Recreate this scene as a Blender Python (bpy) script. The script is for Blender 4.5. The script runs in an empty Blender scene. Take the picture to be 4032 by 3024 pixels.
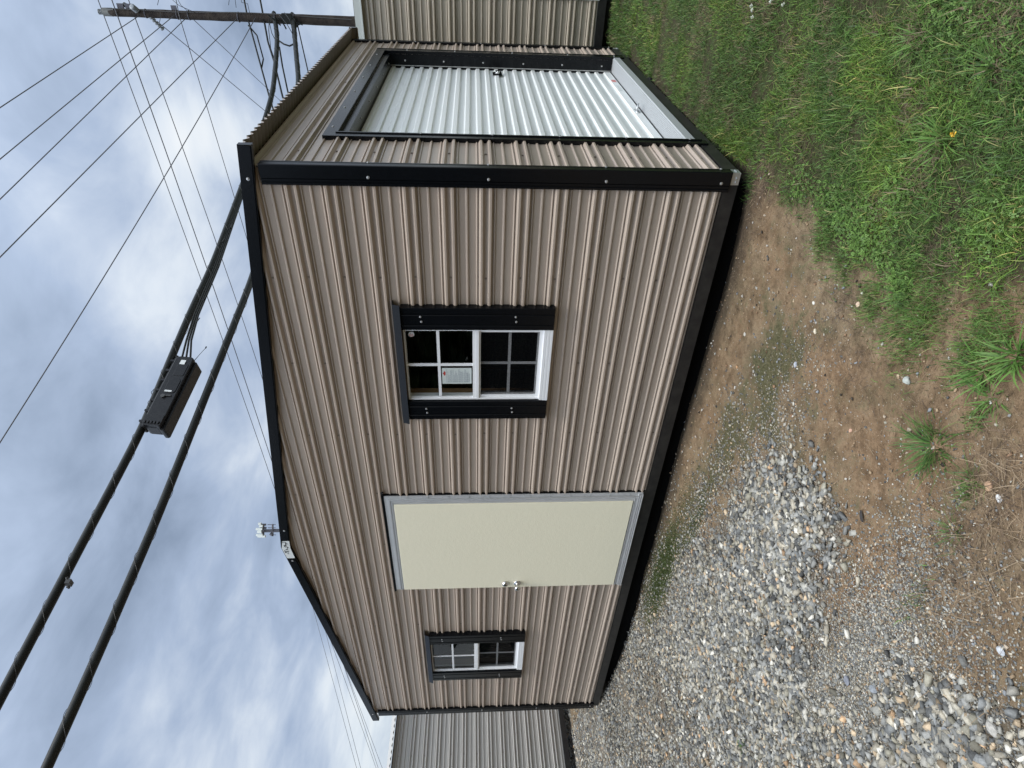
import bpy, bmesh, math, random
import numpy as np
from mathutils import Vector, Matrix

# ------------------------------------------------------------------ camera, world, sun
S = bpy.context.scene
COL = S.collection
rad = math.radians
YAW, PITCH, ROLL, FPX = .6695195, -.0624762, -.0036149, 2409.2
CAM = np.array([1.0924, -3.1462, 1.4039])
fw = np.array([-math.sin(YAW) * math.cos(PITCH), math.cos(YAW) * math.cos(PITCH), math.sin(PITCH)])
rt = np.array([math.cos(YAW), math.sin(YAW), 0.0])
up = np.cross(rt, fw)
rt, up = math.cos(ROLL) * rt + math.sin(ROLL) * up, math.cos(ROLL) * up - math.sin(ROLL) * rt
cd = bpy.data.cameras.new('camera')
cam = bpy.data.objects.new('camera', cd)
COL.objects.link(cam)
cd.sensor_width = 36
cd.lens = FPX / 4032 * 36
cd.clip_start = .05
cd.clip_end = 2000
# the photograph was taken with the phone held upright and stored on its side: world up is image left
M = Matrix(((-up[0], rt[0], -fw[0], CAM[0]), (-up[1], rt[1], -fw[1], CAM[1]), (-up[2], rt[2], -fw[2], CAM[2]), (0, 0, 0, 1)))
cam.matrix_world = M
S.camera = cam

S.view_settings.view_transform = 'Standard'
S.view_settings.look = 'None'
S.view_settings.exposure = 0.0
S.view_settings.gamma = 1.0

SUN_DIR = Vector((0.24, -0.19, 0.95)).normalized()      # towards the veiled sun
W = bpy.data.worlds.new('World')
S.world = W
W.use_nodes = True
nt = W.node_tree
nt.nodes.clear()


def N(tree, t, **kw):
    n = tree.nodes.new(t)
    for k, v in kw.items():
        if k in n.inputs.keys() if isinstance(k, str) else False:
            n.inputs[k].default_value = v
        else:
            setattr(n, k, v)
    return n


def math_n(tree, op, a, b=None, c=None, clamp=False):
    n = tree.nodes.new('ShaderNodeMath')
    n.operation = op
    n.use_clamp = clamp
    for i, v in enumerate((a, b, c)):
        if v is None:
            continue
        if isinstance(v, (int, float)):
            n.inputs[i].default_value = v
        else:
            tree.links.new(v, n.inputs[i])
    return n.outputs[0]


def build_sky():
    L = nt.links.new
    out = nt.nodes.new('ShaderNodeOutputWorld')
    bg = nt.nodes.new('ShaderNodeBackground')
    sky = nt.nodes.new('ShaderNodeTexSky')
    sky.sky_type = 'NISHITA'
    sky.sun_disc = False
    sky.sun_elevation = math.asin(SUN_DIR.z)
    sky.sun_rotation = math.atan2(SUN_DIR.x, SUN_DIR.y)
    sky.air_density = 1.2
    sky.dust_density = 2.0
    tc = nt.nodes.new('ShaderNodeTexCoord')
    sp = nt.nodes.new('ShaderNodeSeparateXYZ')
    L(tc.outputs['Generated'], sp.inputs[0])
    z = math_n(nt, 'MAXIMUM', sp.outputs[2], 0.0)
    zz = math_n(nt, 'ADD', z, 0.16)
    px = math_n(nt, 'DIVIDE', sp.outputs[0], zz)
    py = math_n(nt, 'DIVIDE', sp.outputs[1], zz)
    cb = nt.nodes.new('ShaderNodeCombineXYZ')
    L(px, cb.inputs[0]); L(py, cb.inputs[1])

    def noise(scale, detail, rough, dist, loc, sc=(1, 1, 1), rot=0):
        mp = nt.nodes.new('ShaderNodeMapping')
        mp.inputs['Location'].default_value = loc
        mp.inputs['Scale'].default_value = sc
        mp.inputs['Rotation'].default_value = (0, 0, rot)
        L(cb.outputs[0], mp.inputs[0])
        n = nt.nodes.new('ShaderNodeTexNoise')
        n.inputs['Scale'].default_value = scale
        n.inputs['Detail'].default_value = detail
        n.inputs['Roughness'].default_value = rough
        n.inputs['Distortion'].default_value = dist
        L(mp.outputs[0], n.inputs['Vector'])
        return n.outputs[0]
    n1 = noise(.95, 5, .48, .25, (3.1, 1.7, 0))
    n2 = noise(3.4, 6, .56, .35, (7.3, 2.2, 0), (1.0, .75, 1), .5)
    n3 = noise(.45, 2, .5, .0, (1.3, 5.2, 0))
    s = math_n(nt, 'MULTIPLY', n1, .52)
    s = math_n(nt, 'MULTIPLY_ADD', n2, .30, s)
    s = math_n(nt, 'MULTIPLY_ADD', n3, .18, s)

    s = math_n(nt, 'MULTIPLY_ADD', math_n(nt, 'SUBTRACT', s, .50), 1.32, .505)

    def lobe(px_, py_, power, gain, acc):
        U, V = 3024 - py_, px_
        d = fw * FPX + rt * (U - 1512) + up * (2016 - V)
        d /= np.linalg.norm(d)
        dp = nt.nodes.new('ShaderNodeVectorMath'); dp.operation = 'DOT_PRODUCT'
        L(tc.outputs['Generated'], dp.inputs[0]); dp.inputs[1].default_value = d
        q = math_n(nt, 'MAXIMUM', dp.outputs['Value'], 0)
        q = math_n(nt, 'POWER', q, power)
        return math_n(nt, 'MULTIPLY_ADD', q, gain, acc)
    # thin bright veil where the deck is thinnest, thicker grey deck elsewhere
    s = lobe(790, 520, 60, .13, s)
    s = lobe(810, 540, 420, .17, s)
    s = lobe(430, 1130, 260, .07, s)
    s = lobe(150, 180, 90, -.07, s)
    s = lobe(560, 830, 400, -.05, s)
    s = lobe(180, 1560, 120, -.03, s)
    s = lobe(700, 2350, 14, -.085, s)
    s = lobe(1350, 2950, 60, .12, s)
    rp = nt.nodes.new('ShaderNodeValToRGB')
    els = rp.color_ramp.elements
    els[0].position = .34; els[0].color = (.25, .32, .44, 1)
    els[1].position = .74; els[1].color = (.90, .93, .95, 1)
    e = els.new(.46); e.color = (.385, .475, .635, 1)
    e = els.new(.53); e.color = (.51, .595, .735, 1)
    e = els.new(.61); e.color = (.70, .77, .86, 1)
    L(s, rp.inputs[0])
    # pale band of air towards the horizon
    hz = math_n(nt, 'SUBTRACT', 1.0, math_n(nt, 'MULTIPLY', z, 4.2), clamp=True)
    hz = math_n(nt, 'POWER', hz, 1.4)
    mh = nt.nodes.new('ShaderNodeMix'); mh.data_type = 'RGBA'
    L(math_n(nt, 'MULTIPLY', hz, .85), mh.inputs[0]); L(rp.outputs[0], mh.inputs[6]); mh.inputs[7].default_value = (.80, .87, .86, 1)
    # the deck glows around the veiled sun, high up behind the camera
    dsun = nt.nodes.new('ShaderNodeVectorMath'); dsun.operation = 'DOT_PRODUCT'
    L(tc.outputs['Generated'], dsun.inputs[0]); dsun.inputs[1].default_value = SUN_DIR
    q = math_n(nt, 'POWER', math_n(nt, 'MAXIMUM', dsun.outputs['Value'], 0), 2.6)
    gl = nt.nodes.new('ShaderNodeVectorMath'); gl.operation = 'SCALE'
    gl.inputs[0].default_value = (1.0, .93, .82); L(math_n(nt, 'MULTIPLY', q, 4.6), gl.inputs[3])
    m1 = nt.nodes.new('ShaderNodeVectorMath'); m1.operation = 'MULTIPLY_ADD'
    L(mh.outputs[2], m1.inputs[0]); L(gl.outputs[0], m1.inputs[1]); L(mh.outputs[2], m1.inputs[2])
    sc = m1
    # blue sky seen through the deck
    nsc = nt.nodes.new('ShaderNodeVectorMath'); nsc.operation = 'SCALE'
    L(sky.outputs[0], nsc.inputs[0]); nsc.inputs[3].default_value = .006
    ad = nt.nodes.new('ShaderNodeVectorMath'); ad.operation = 'ADD'
    L(sc.outputs[0], ad.inputs[0]); L(nsc.outputs[0], ad.inputs[1])
    L(ad.outputs[0], bg.inputs[0])
    bg.inputs[1].default_value = 1.0
    L(bg.outputs[0], out.inputs[0])


build_sky()
sd = bpy.data.lights.new('sun', 'SUN')
sd.energy = 2.3
sd.angle = rad(20)
sd.color = (1.0, .94, .86)
so = bpy.data.objects.new('sun', sd)
COL.objects.link(so)
so.rotation_euler = SUN_DIR.to_track_quat('Z', 'Y').to_euler()
so.location = (3, -3, 8)

# ------------------------------------------------------------------ helpers
rng = np.random.default_rng(7)


def ray(x, y):
    U, V = 3024 - y, x
    d = fw * FPX + rt * (U - 1512) + up * (2016 - V)
    return d / np.linalg.norm(d)


def on(x, y, ax, val):
    d = ray(x, y)
    return CAM + d * (val - CAM[ax]) / d[ax]


def atz(x, y, z):
    d = ray(x, y)
    return CAM + d * z / (d @ fw)


def hash2(ix, iy, seed):
    h = (ix.astype(np.int64) * 374761393 + iy.astype(np.int64) * 668265263 + seed * 1274126177) & 0x7fffffff
    h = ((h ^ (h >> 13)) * 1103515245) & 0x7fffffff
    h = (h ^ (h >> 16)) & 0xffff
    return h / 65535.0


def vnoise(x, y, seed=0):
    x = np.asarray(x, float); y = np.asarray(y, float)
    ix, iy = np.floor(x), np.floor(y)
    fx, fy = x - ix, y - iy
    fx = fx * fx * (3 - 2 * fx); fy = fy * fy * (3 - 2 * fy)
    a = hash2(ix, iy, seed); b = hash2(ix + 1, iy, seed)
    c = hash2(ix, iy + 1, seed); d = hash2(ix + 1, iy + 1, seed)
    return (a * (1 - fx) + b * fx) * (1 - fy) + (c * (1 - fx) + d * fx) * fy


def fbm(x, y, seed=0, oct=4):
    s = 0; a = .5; t = 0
    for i in range(oct):
        s = s + a * vnoise(x, y, seed + i * 17); t += a
        x = x * 2.03 + 5.1; y = y * 2.03 + 1.7; a *= .5
    return s / t


def sstep(a, b, x):
    t = np.clip((x - a) / (b - a), 0, 1)
    return t * t * (3 - 2 * t)


class MB:
    """collects faces, builds one mesh object"""
    def __init__(self):
        self.v = []; self.f = []; self.m = []

    def add(self, vs, fs, mi=0):
        o = len(self.v)
        self.v += [tuple(map(float, p)) for p in vs]
        self.f += [tuple(i + o for i in f) for f in fs]
        self.m += [mi] * len(fs)
        return self

    def box(self, a, b, mi=0, R=None, c=None):
        x0, y0, z0 = [min(p, q) for p, q in zip(a, b)]
        x1, y1, z1 = [max(p, q) for p, q in zip(a, b)]
        vs = [(x0, y0, z0), (x1, y0, z0), (x1, y1, z0), (x0, y1, z0), (x0, y0, z1), (x1, y0, z1), (x1, y1, z1), (x0, y1, z1)]
        if R is not None:
            vs = [tuple(np.array(c) + np.array(R) @ np.array(p)) for p in vs]
        return self.add(vs, [(0, 3, 2, 1), (4, 5, 6, 7), (0, 1, 5, 4), (1, 2, 6, 5), (2, 3, 7, 6), (3, 0, 4, 7)], mi)

    def quad(self, a, b, c, d, mi=0):
        return self.add([a, b, c, d], [(0, 1, 2, 3)], mi)

    def tube(self, pts, r, n=8, caps=True, mi=0):
        pts = [np.array(p, float) for p in pts]
        rr = r if hasattr(r, '__len__') else [r] * len(pts)
        o = len(self.v)
        prev = None
        for i, p in enumerate(pts):
            t = pts[min(i + 1, len(pts) - 1)] - pts[max(i - 1, 0)]
            t = t / (np.linalg.norm(t) + 1e-12)
            if prev is None:
                a = np.cross(t, (0, 0, 1.0))
                if np.linalg.norm(a) < .1:
                    a = np.cross(t, (1.0, 0, 0))
            else:
                a = prev - t * (prev @ t)
            a = a / (np.linalg.norm(a) + 1e-12); prev = a
            b = np.cross(t, a)
            for k in range(n):
                q = 2 * math.pi * k / n
                self.v.append(tuple(p + rr[i] * (math.cos(q) * a + math.sin(q) * b)))
        for i in range(len(pts) - 1):
            for k in range(n):
                self.f.append((o + i * n + k, o + i * n + (k + 1) % n, o + (i + 1) * n + (k + 1) % n, o + (i + 1) * n + k)); self.m.append(mi)
        if caps:
            self.f.append(tuple(o + k for k in reversed(range(n)))); self.m.append(mi)
            e = o + (len(pts) - 1) * n
            self.f.append(tuple(e + k for k in range(n))); self.m.append(mi)
        return self

    def extrude(self, prof, p0, p1, ax1, ax2, closed=True, mi=0):
        """profile [(a,b)] in axes ax1, ax2 swept from p0 to p1"""
        p0 = np.array(p0, float); p1 = np.array(p1, float); ax1 = np.array(ax1, float); ax2 = np.array(ax2, float)
        n = len(prof)
        vs = [p0 + a * ax1 + b * ax2 for a, b in prof] + [p1 + a * ax1 + b * ax2 for a, b in prof]
        rng_ = range(n if closed else n - 1)
        fs = [(i, (i + 1) % n, n + (i + 1) % n, n + i) for i in rng_]
        if closed:
            fs += [tuple(reversed(range(n))), tuple(range(n, 2 * n))]
        return self.add(vs, fs, mi)

    def screw(self, c, nrm, r=.0055, h=.004, mi=0):
        c = np.array(c, float); nrm = np.array(nrm, float); nrm /= np.linalg.norm(nrm)
        return self.tube([c, c + nrm * .0015, c + nrm * .0015, c + nrm * h, c + nrm * (h + .001)], [r * 1.5, r * 1.5, r, r, r * .6], 8, True, mi)

    def build(self, name, mat, parent=None, smooth=False, label=None, bevel=0):
        me = bpy.data.meshes.new(name)
        me.from_pydata(self.v, [], self.f)
        mats = mat if isinstance(mat, (list, tuple)) else [mat]
        for m in mats:
            me.materials.append(m)
        if len(mats) > 1:
            me.polygons.foreach_set('material_index', self.m)
        if smooth:
            me.polygons.foreach_set('use_smooth', [True] * len(me.polygons))
        me.update()
        o = bpy.data.objects.new(name, me)
        COL.objects.link(o)
        bm = bmesh.new(); bm.from_mesh(me)
        bmesh.ops.recalc_face_normals(bm, faces=bm.faces)
        bm.to_mesh(me); bm.free()
        if parent is not None:
            o.parent = parent
            o.matrix_parent_inverse = Matrix.Translation(-Vector(parent.location)) if parent.type == 'EMPTY' and parent.parent is None else Matrix()
            if not (parent.type == 'EMPTY' and parent.parent is None):
                # the child of a part: cancel the whole chain
                p = parent; loc = Vector((0, 0, 0))
                o.matrix_parent_inverse = Matrix()
        if bevel:
            md = o.modifiers.new('bevel', 'BEVEL'); md.width = bevel; md.segments = 2; md.limit_method = 'ANGLE'; md.angle_limit = rad(40)
        if label:
            o['label'] = label
        return o


def thing(name, label, cat, loc=(0, 0, 0), group=None):
    o = bpy.data.objects.new(name, None)
    COL.objects.link(o)
    o.location = loc
    o.empty_display_size = .2
    o['label'] = label; o['category'] = cat
    if group:
        o['group'] = group
    return o


def tag(o, label, cat, group=None, kind=None):
    o['label'] = label; o['category'] = cat
    if group:
        o['group'] = group
    if kind:
        o['kind'] = kind
    return o


def fast_mesh(name, V, tris, mat, colors=None, parent=None, smooth=False):
    me = bpy.data.meshes.new(name)
    nv, nf = len(V), len(tris); k = tris.shape[1]
    me.vertices.add(nv); me.vertices.foreach_set('co', V.astype(np.float32).ravel())
    me.loops.add(nf * k); me.loops.foreach_set('vertex_index', tris.astype(np.int32).ravel())
    me.polygons.add(nf); me.polygons.foreach_set('loop_start', np.arange(0, nf * k, k, dtype=np.int32))
    if smooth:
        me.polygons.foreach_set('use_smooth', np.ones(nf, bool))
    me.update(calc_edges=True)
    if colors is not None:
        for nm, c in colors.items():
            if c.ndim == 2:
                at = me.attributes.new(nm, 'FLOAT_COLOR', 'POINT')
                c4 = np.ones((nv, 4), np.float32); c4[:, :3] = c
                at.data.foreach_set('color', c4.ravel())
            else:
                at = me.attributes.new(nm, 'FLOAT', 'POINT')
                at.data.foreach_set('value', c.astype(np.float32))
    me.materials.append(mat)
    o = bpy.data.objects.new(name, me)
    COL.objects.link(o)
    if parent:
        o.parent = parent
    return o


# ------------------------------------------------------------------ materials
def mat(name, col, rough=.5, metal=0.0, spec=.5, bump=None, var=None, coat=0.0):
    """bump=(scale,strength,distance); var=(scale, amount, other colour)"""
    m = bpy.data.materials.new(name); m.use_nodes = True
    t = m.node_tree; b = t.nodes['Principled BSDF']
    b.inputs['Base Color'].default_value = (*col, 1)
    b.inputs['Roughness'].default_value = rough
    b.inputs['Metallic'].default_value = metal
    b.inputs['Specular IOR Level'].default_value = spec
    b.inputs['Coat Weight'].default_value = coat
    tc = t.nodes.new('ShaderNodeTexCoord')
    if bump:
        for i, (sc, st, di) in enumerate([bump] if not isinstance(bump[0], (tuple, list)) else bump):
            n = t.nodes.new('ShaderNodeTexNoise'); n.inputs['Scale'].default_value = sc; n.inputs['Detail'].default_value = 3
            t.links.new(tc.outputs['Object'], n.inputs['Vector'])
            bp = t.nodes.new('ShaderNodeBump'); bp.inputs['Strength'].default_value = st; bp.inputs['Distance'].default_value = di
            t.links.new(n.outputs[0], bp.inputs['Height'])
            if i:
                t.links.new(last.outputs[0], bp.inputs['Normal'])
            last = bp
        t.links.new(last.outputs[0], b.inputs['Normal'])
    if var:
        sc, am, c2 = var
        n = t.nodes.new('ShaderNodeTexNoise'); n.inputs['Scale'].default_value = sc; n.inputs['Detail'].default_value = 5
        n.inputs['Roughness'].default_value = .6
        t.links.new(tc.outputs['Object'], n.inputs['Vector'])
        r = t.nodes.new('ShaderNodeMapRange'); r.inputs['From Min'].default_value = .35; r.inputs['From Max'].default_value = .7
        r.inputs['To Max'].default_value = am
        t.links.new(n.outputs[0], r.inputs[0])
        mx = t.nodes.new('ShaderNodeMix'); mx.data_type = 'RGBA'
        t.links.new(r.outputs[0], mx.inputs[0]); mx.inputs[6].default_value = (*col, 1); mx.inputs[7].default_value = (*c2, 1)
        t.links.new(mx.outputs[2], b.inputs['Base Color'])
    return m


M_TAN = mat('tan_painted_steel', (.400, .330, .270), .34, 0, .5, ((2.2, .22, .02), (330, .16, .0010)), (9, .35, (.355, .293, .24)))
M_ROOF = mat('grey_brown_roof_steel', (.19, .165, .145), .45, 0, .4, ((2.2, .25, .02),))
M_BEIGE = mat('beige_painted_steel', (.41, .365, .295), .42, 0, .5, ((2.2, .25, .02), (520, .10, .0008)), (9, .35, (.38, .33, .255)))
M_GREY = mat('grey_painted_steel', (.40, .385, .355), .42, 0, .5, ((2.2, .25, .02), (520, .10, .0008)), (9, .35, (.36, .35, .325)))
M_BLACK = mat('black_painted_steel', (.0032, .0038, .0052), .24, 0, .25, ((420, .18, .001),), (30, .5, (.005, .006, .008)))
M_BASE = mat('black_base_rail', (.012, .012, .013), .42, 0, .4, ((160, .15, .002),), (14, .8, (.03, .029, .027)))
M_SHADE_BEAM = mat('shade_beam_black', (.004, .004, .004), .9, 0, .1)  # near black, for the beams that stand in for shade under the floor
M_GALV = mat('galvanised_steel', (.62, .64, .65), .38, .75, .5, ((60, .15, .002),), (25, .7, (.45, .47, .48)))
M_ALU = mat('aluminium', (.60, .61, .62), .34, .35, .5, ((18, .12, .004),), (12, .6, (.50, .52, .54)))
M_CURTAIN = mat('galvalume_curtain', (.84, .86, .845), .33, .1, .5, ((30, .12, .002), (400, .1, .0006)), (40, .5, (.77, .80, .78)))
M_THR = mat('ribbed_threshold', (.50, .52, .53), .38, .3)
M_DKGLASS = mat('unlit_pane', (.004, .004, .005), .06)
M_CREAM = mat('cream_door_skin', (.82, .775, .60), .55, 0, .4, ((140, .55, .0022), (34, .35, .003)), (60, .5, (.775, .735, .565)))
M_VINYL = mat('white_vinyl', (.80, .81, .82), .35, 0, .5, ((40, .05, .001),))
M_CHROME = mat('satin_nickel', (.66, .65, .64), .16, 1.0)
M_SCREW = mat('bare_screw', (.55, .55, .55), .4, .8)
M_TANSCREW = mat('painted_screw', (.20, .165, .135), .45)
M_WOOD = mat('bare_pine', (.36, .22, .11), .7, 0, .3, ((60, .2, .002),), (8, .6, (.26, .15, .07)))
M_PLY = mat('plywood_floor', (.25, .17, .09), .7, 0, .3, None, (5, .5, (.19, .12, .06)))
M_WHITE = mat('white_plate', (.70, .73, .72), .4)
M_INK = mat('dark_ink', (.03, .035, .04), .5)
M_RED = mat('red_print', (.45, .05, .04), .5)
M_BLUEINK = mat('grey_blue_print', (.16, .20, .25), .6)
M_PAPER = mat('label_paper', (.55, .60, .58), .6)
M_PINK = mat('pale_red_print', (.62, .22, .20), .5)
M_LTTRIM = mat('pale_trim', (.52, .55, .52), .42, 0, .5, ((100, .1, .001),))
M_CABLE = mat('cable_black', (.006, .008, .008), .5, 0, .3, ((30, .2, .003),), (6, .6, (.014, .016, .013)))
M_WIRE = mat('weathered_wire', (.10, .105, .12), .5, .3)
M_LASH = mat('lashing_wire', (.06, .06, .058), .5, .2)
M_POLE = mat('creosoted_pole', (.020, .016, .015), .85, 0, .2, ((14, .8, .02), (60, .5, .006)), (7, .8, (.05, .04, .032)))
M_INSUL = mat('grey_porcelain', (.20, .22, .24), .25)
M_SPLICE = mat('black_plastic', (.005, .0055, .007), .4, 0, .35, ((25, .15, .004),), (18, .8, (.012, .012, .013)))
M_TOWER = mat('tower_steel', (.10, .10, .12), .5, .2)
M_ANT = mat('antenna_white', (.60, .64, .62), .5)
M_SKY_GLASS = None


def glass_mat():
    m = bpy.data.materials.new('window_glass'); m.use_nodes = True
    t = m.node_tree; t.nodes.clear()
    out = t.nodes.new('ShaderNodeOutputMaterial')
    tr = t.nodes.new('ShaderNodeBsdfTransparent'); tr.inputs[0].default_value = (.92, .94, .93, 1)
    gl = t.nodes.new('ShaderNodeBsdfGlossy'); gl.inputs['Roughness'].default_value = .02; gl.inputs[0].default_value = (.8, .8, .82, 1)
    fr = t.nodes.new('ShaderNodeFresnel'); fr.inputs[0].default_value = 1.42
    mx = t.nodes.new('ShaderNodeMixShader')
    t.links.new(fr.outputs[0], mx.inputs[0]); t.links.new(tr.outputs[0], mx.inputs[1]); t.links.new(gl.outputs[0], mx.inputs[2])
    t.links.new(mx.outputs[0], out.inputs[0])
    return m


def screen_mat():
    m = bpy.data.materials.new('insect_screen'); m.use_nodes = True
    t = m.node_tree; t.nodes.clear()
    out = t.nodes.new('ShaderNodeOutputMaterial')
    tr = t.nodes.new('ShaderNodeBsdfTransparent')
    df = t.nodes.new('ShaderNodeBsdfDiffuse'); df.inputs[0].default_value = (.007, .0075, .008, 1)
    tc = t.nodes.new('ShaderNodeTexCoord')
    n = t.nodes.new('ShaderNodeTexNoise'); n.inputs['Scale'].default_value = 90; n.inputs['Detail'].default_value = 4
    t.links.new(tc.outputs['Object'], n.inputs['Vector'])
    r = t.nodes.new('ShaderNodeMapRange'); r.inputs['From Min'].default_value = .3; r.inputs['From Max'].default_value = .75
    r.inputs['To Min'].default_value = .42; r.inputs['To Max'].default_value = .66
    t.links.new(n.outputs[0], r.inputs[0])
    mx = t.nodes.new('ShaderNodeMixShader')
    t.links.new(r.outputs[0], mx.inputs[0])
    t.links.new(tr.outputs[0], mx.inputs[1]); t.links.new(df.outputs[0], mx.inputs[2]); t.links.new(mx.outputs[0], out.inputs[0])
    return m


M_GLASS = glass_mat(); M_SCREEN = screen_mat()


def attr_mat(name, attr, rough, trans=0.0, bump=None, spec=.3):
    m = bpy.data.materials.new(name); m.use_nodes = True
    t = m.node_tree; b = t.nodes['Principled BSDF']
    a = t.nodes.new('ShaderNodeAttribute'); a.attribute_name = attr
    src = a.outputs['Color']
    if bump:
        tc = t.nodes.new('ShaderNodeTexCoord')
        n = t.nodes.new('ShaderNodeTexNoise'); n.inputs['Scale'].default_value = bump[0]; n.inputs['Detail'].default_value = 4
        t.links.new(tc.outputs['Object'], n.inputs['Vector'])
        r = t.nodes.new('ShaderNodeMapRange'); r.inputs['To Min'].default_value = .6; r.inputs['To Max'].default_value = 1.35
        t.links.new(n.outputs[0], r.inputs[0])
        sc = t.nodes.new('ShaderNodeVectorMath'); sc.operation = 'SCALE'
        t.links.new(a.outputs['Color'], sc.inputs[0]); t.links.new(r.outputs[0], sc.inputs[3]); src = sc.outputs[0]
        bp = t.nodes.new('ShaderNodeBump'); bp.inputs['Strength'].default_value = bump[1]; bp.inputs['Distance'].default_value = .004
        t.links.new(n.outputs[0], bp.inputs['Height']); t.links.new(bp.outputs[0], b.inputs['Normal'])
    t.links.new(src, b.inputs['Base Color'])
    b.inputs['Roughness'].default_value = rough
    b.inputs['Specular IOR Level'].default_value = spec
    if trans:
        out = t.nodes['Material Output']
        tl = t.nodes.new('ShaderNodeBsdfTranslucent'); t.links.new(src, tl.inputs[0])
        mx = t.nodes.new('ShaderNodeMixShader'); mx.inputs[0].default_value = trans
        t.links.new(b.outputs[0], mx.inputs[1]); t.links.new(tl.outputs[0], mx.inputs[2]); t.links.new(mx.outputs[0], out.inputs[0])
    return m


M_BLADE = attr_mat('grass_blade', 'Col', .5, .28)
M_STONE = attr_mat('crushed_stone', 'Col', .85, 0, (160, .5), .25)
M_STRAW = attr_mat('dead_stalk', 'Col', .8)

# ------------------------------------------------------------------ ground
DP = 3.415
GRASS_POLY = [(-.3, 3.3), (-.3, 1.2), (-.2, .35), (.03, .03), (.03, -.26), (.03, -.50), (.00, -.72), (.02, -.98), (.10, -1.10), (.17, -1.36), (.24, -1.55), (.30, -1.85), (.33, -2.4), (.3, -3.3), (4.5, -3.3), (4.5, 9), (-.6, 9), (-.6, 3.5)]
GRAVEL_POLY = [(-9.4, 2.5), (-9.3, 1.15), (-7.2, .62), (-5.9, .30), (-4.93, .10), (-4.3, -.05), (-3.9, -.30), (-3.3, -.52), (-2.58, -.60), (-1.75, -.80), (-1.30, -.90), (-1.02, -1.08), (-.93, -1.20), (-.90, -1.45), (-.96, -1.64), (-1.15, -1.72), (-1.40, -1.83), (-1.55, -2.02), (-1.35, -2.12), (-1.15, -2.13), (-.88, -2.20), (-.72, -2.34), (-.62, -2.6), (-.5, -3.4), (-11, -3.4), (-11, 2.5)]


def inpoly(poly, x, y):
    x = np.asarray(x); y = np.asarray(y)
    r = np.zeros(x.shape, bool)
    n = len(poly)
    for i in range(n):
        x0, y0 = poly[i]; x1, y1 = poly[(i + 1) % n]
        if y0 == y1:
            continue
        c = ((y0 > y) != (y1 > y)) & (x < (x1 - x0) * (y - y0) / (y1 - y0) + x0)
        r ^= c
    return r


def polydist(poly, x, y):
    d = np.full(np.shape(x), 1e9)
    n = len(poly)
    for i in range(n):
        x0, y0 = poly[i]; x1, y1 = poly[(i + 1) % n]
        dx, dy = x1 - x0, y1 - y0
        t = np.clip(((x - x0) * dx + (y - y0) * dy) / (dx * dx + dy * dy), 0, 1)
        d = np.minimum(d, np.hypot(x - x0 - t * dx, y - y0 - t * dy))
    return np.where(inpoly(poly, x, y), d, -d)


def sd_grass(x, y):
    return polydist(GRASS_POLY, x, y) + .12 * (fbm(x * 5, y * 5, 3) - .5) * 2


def sd_gravel(x, y):
    return polydist(GRAVEL_POLY, x, y) + .10 * (fbm(x * 4, y * 4, 11) - .5) * 2


def gz(x, y):
    x = np.asarray(x, float); y = np.asarray(y, float)
    z = -.116 - .03 * sstep(-2, -6, x) + .032 * np.exp(-(x / .45) ** 2 - (y / .35) ** 2) + .100 * np.exp(-((x + 6.05) / .65) ** 2 - (y / .45) ** 2)
    z = z + .098 * sstep(-.25, .05, x) * sstep(-.15, .9, y)
    z = z + .05 * sstep(3.3, 4.5, y) * sstep(-.5, .5, x)
    near = 1 - sstep(10, 20, np.hypot(x, y))
    z = z + near * (.028 * (fbm(x * 1.1, y * 1.1, 21) - .5) + .012 * (fbm(x * 5, y * 5, 5) - .5) + .005 * (fbm(x * 22, y * 22, 9) - .5))
    under = sstep(-.03, .12, y) * sstep(.0, -.1, x) * sstep(-6.3, -6.1, x)
    z = z - .012 * under
    return z


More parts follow.
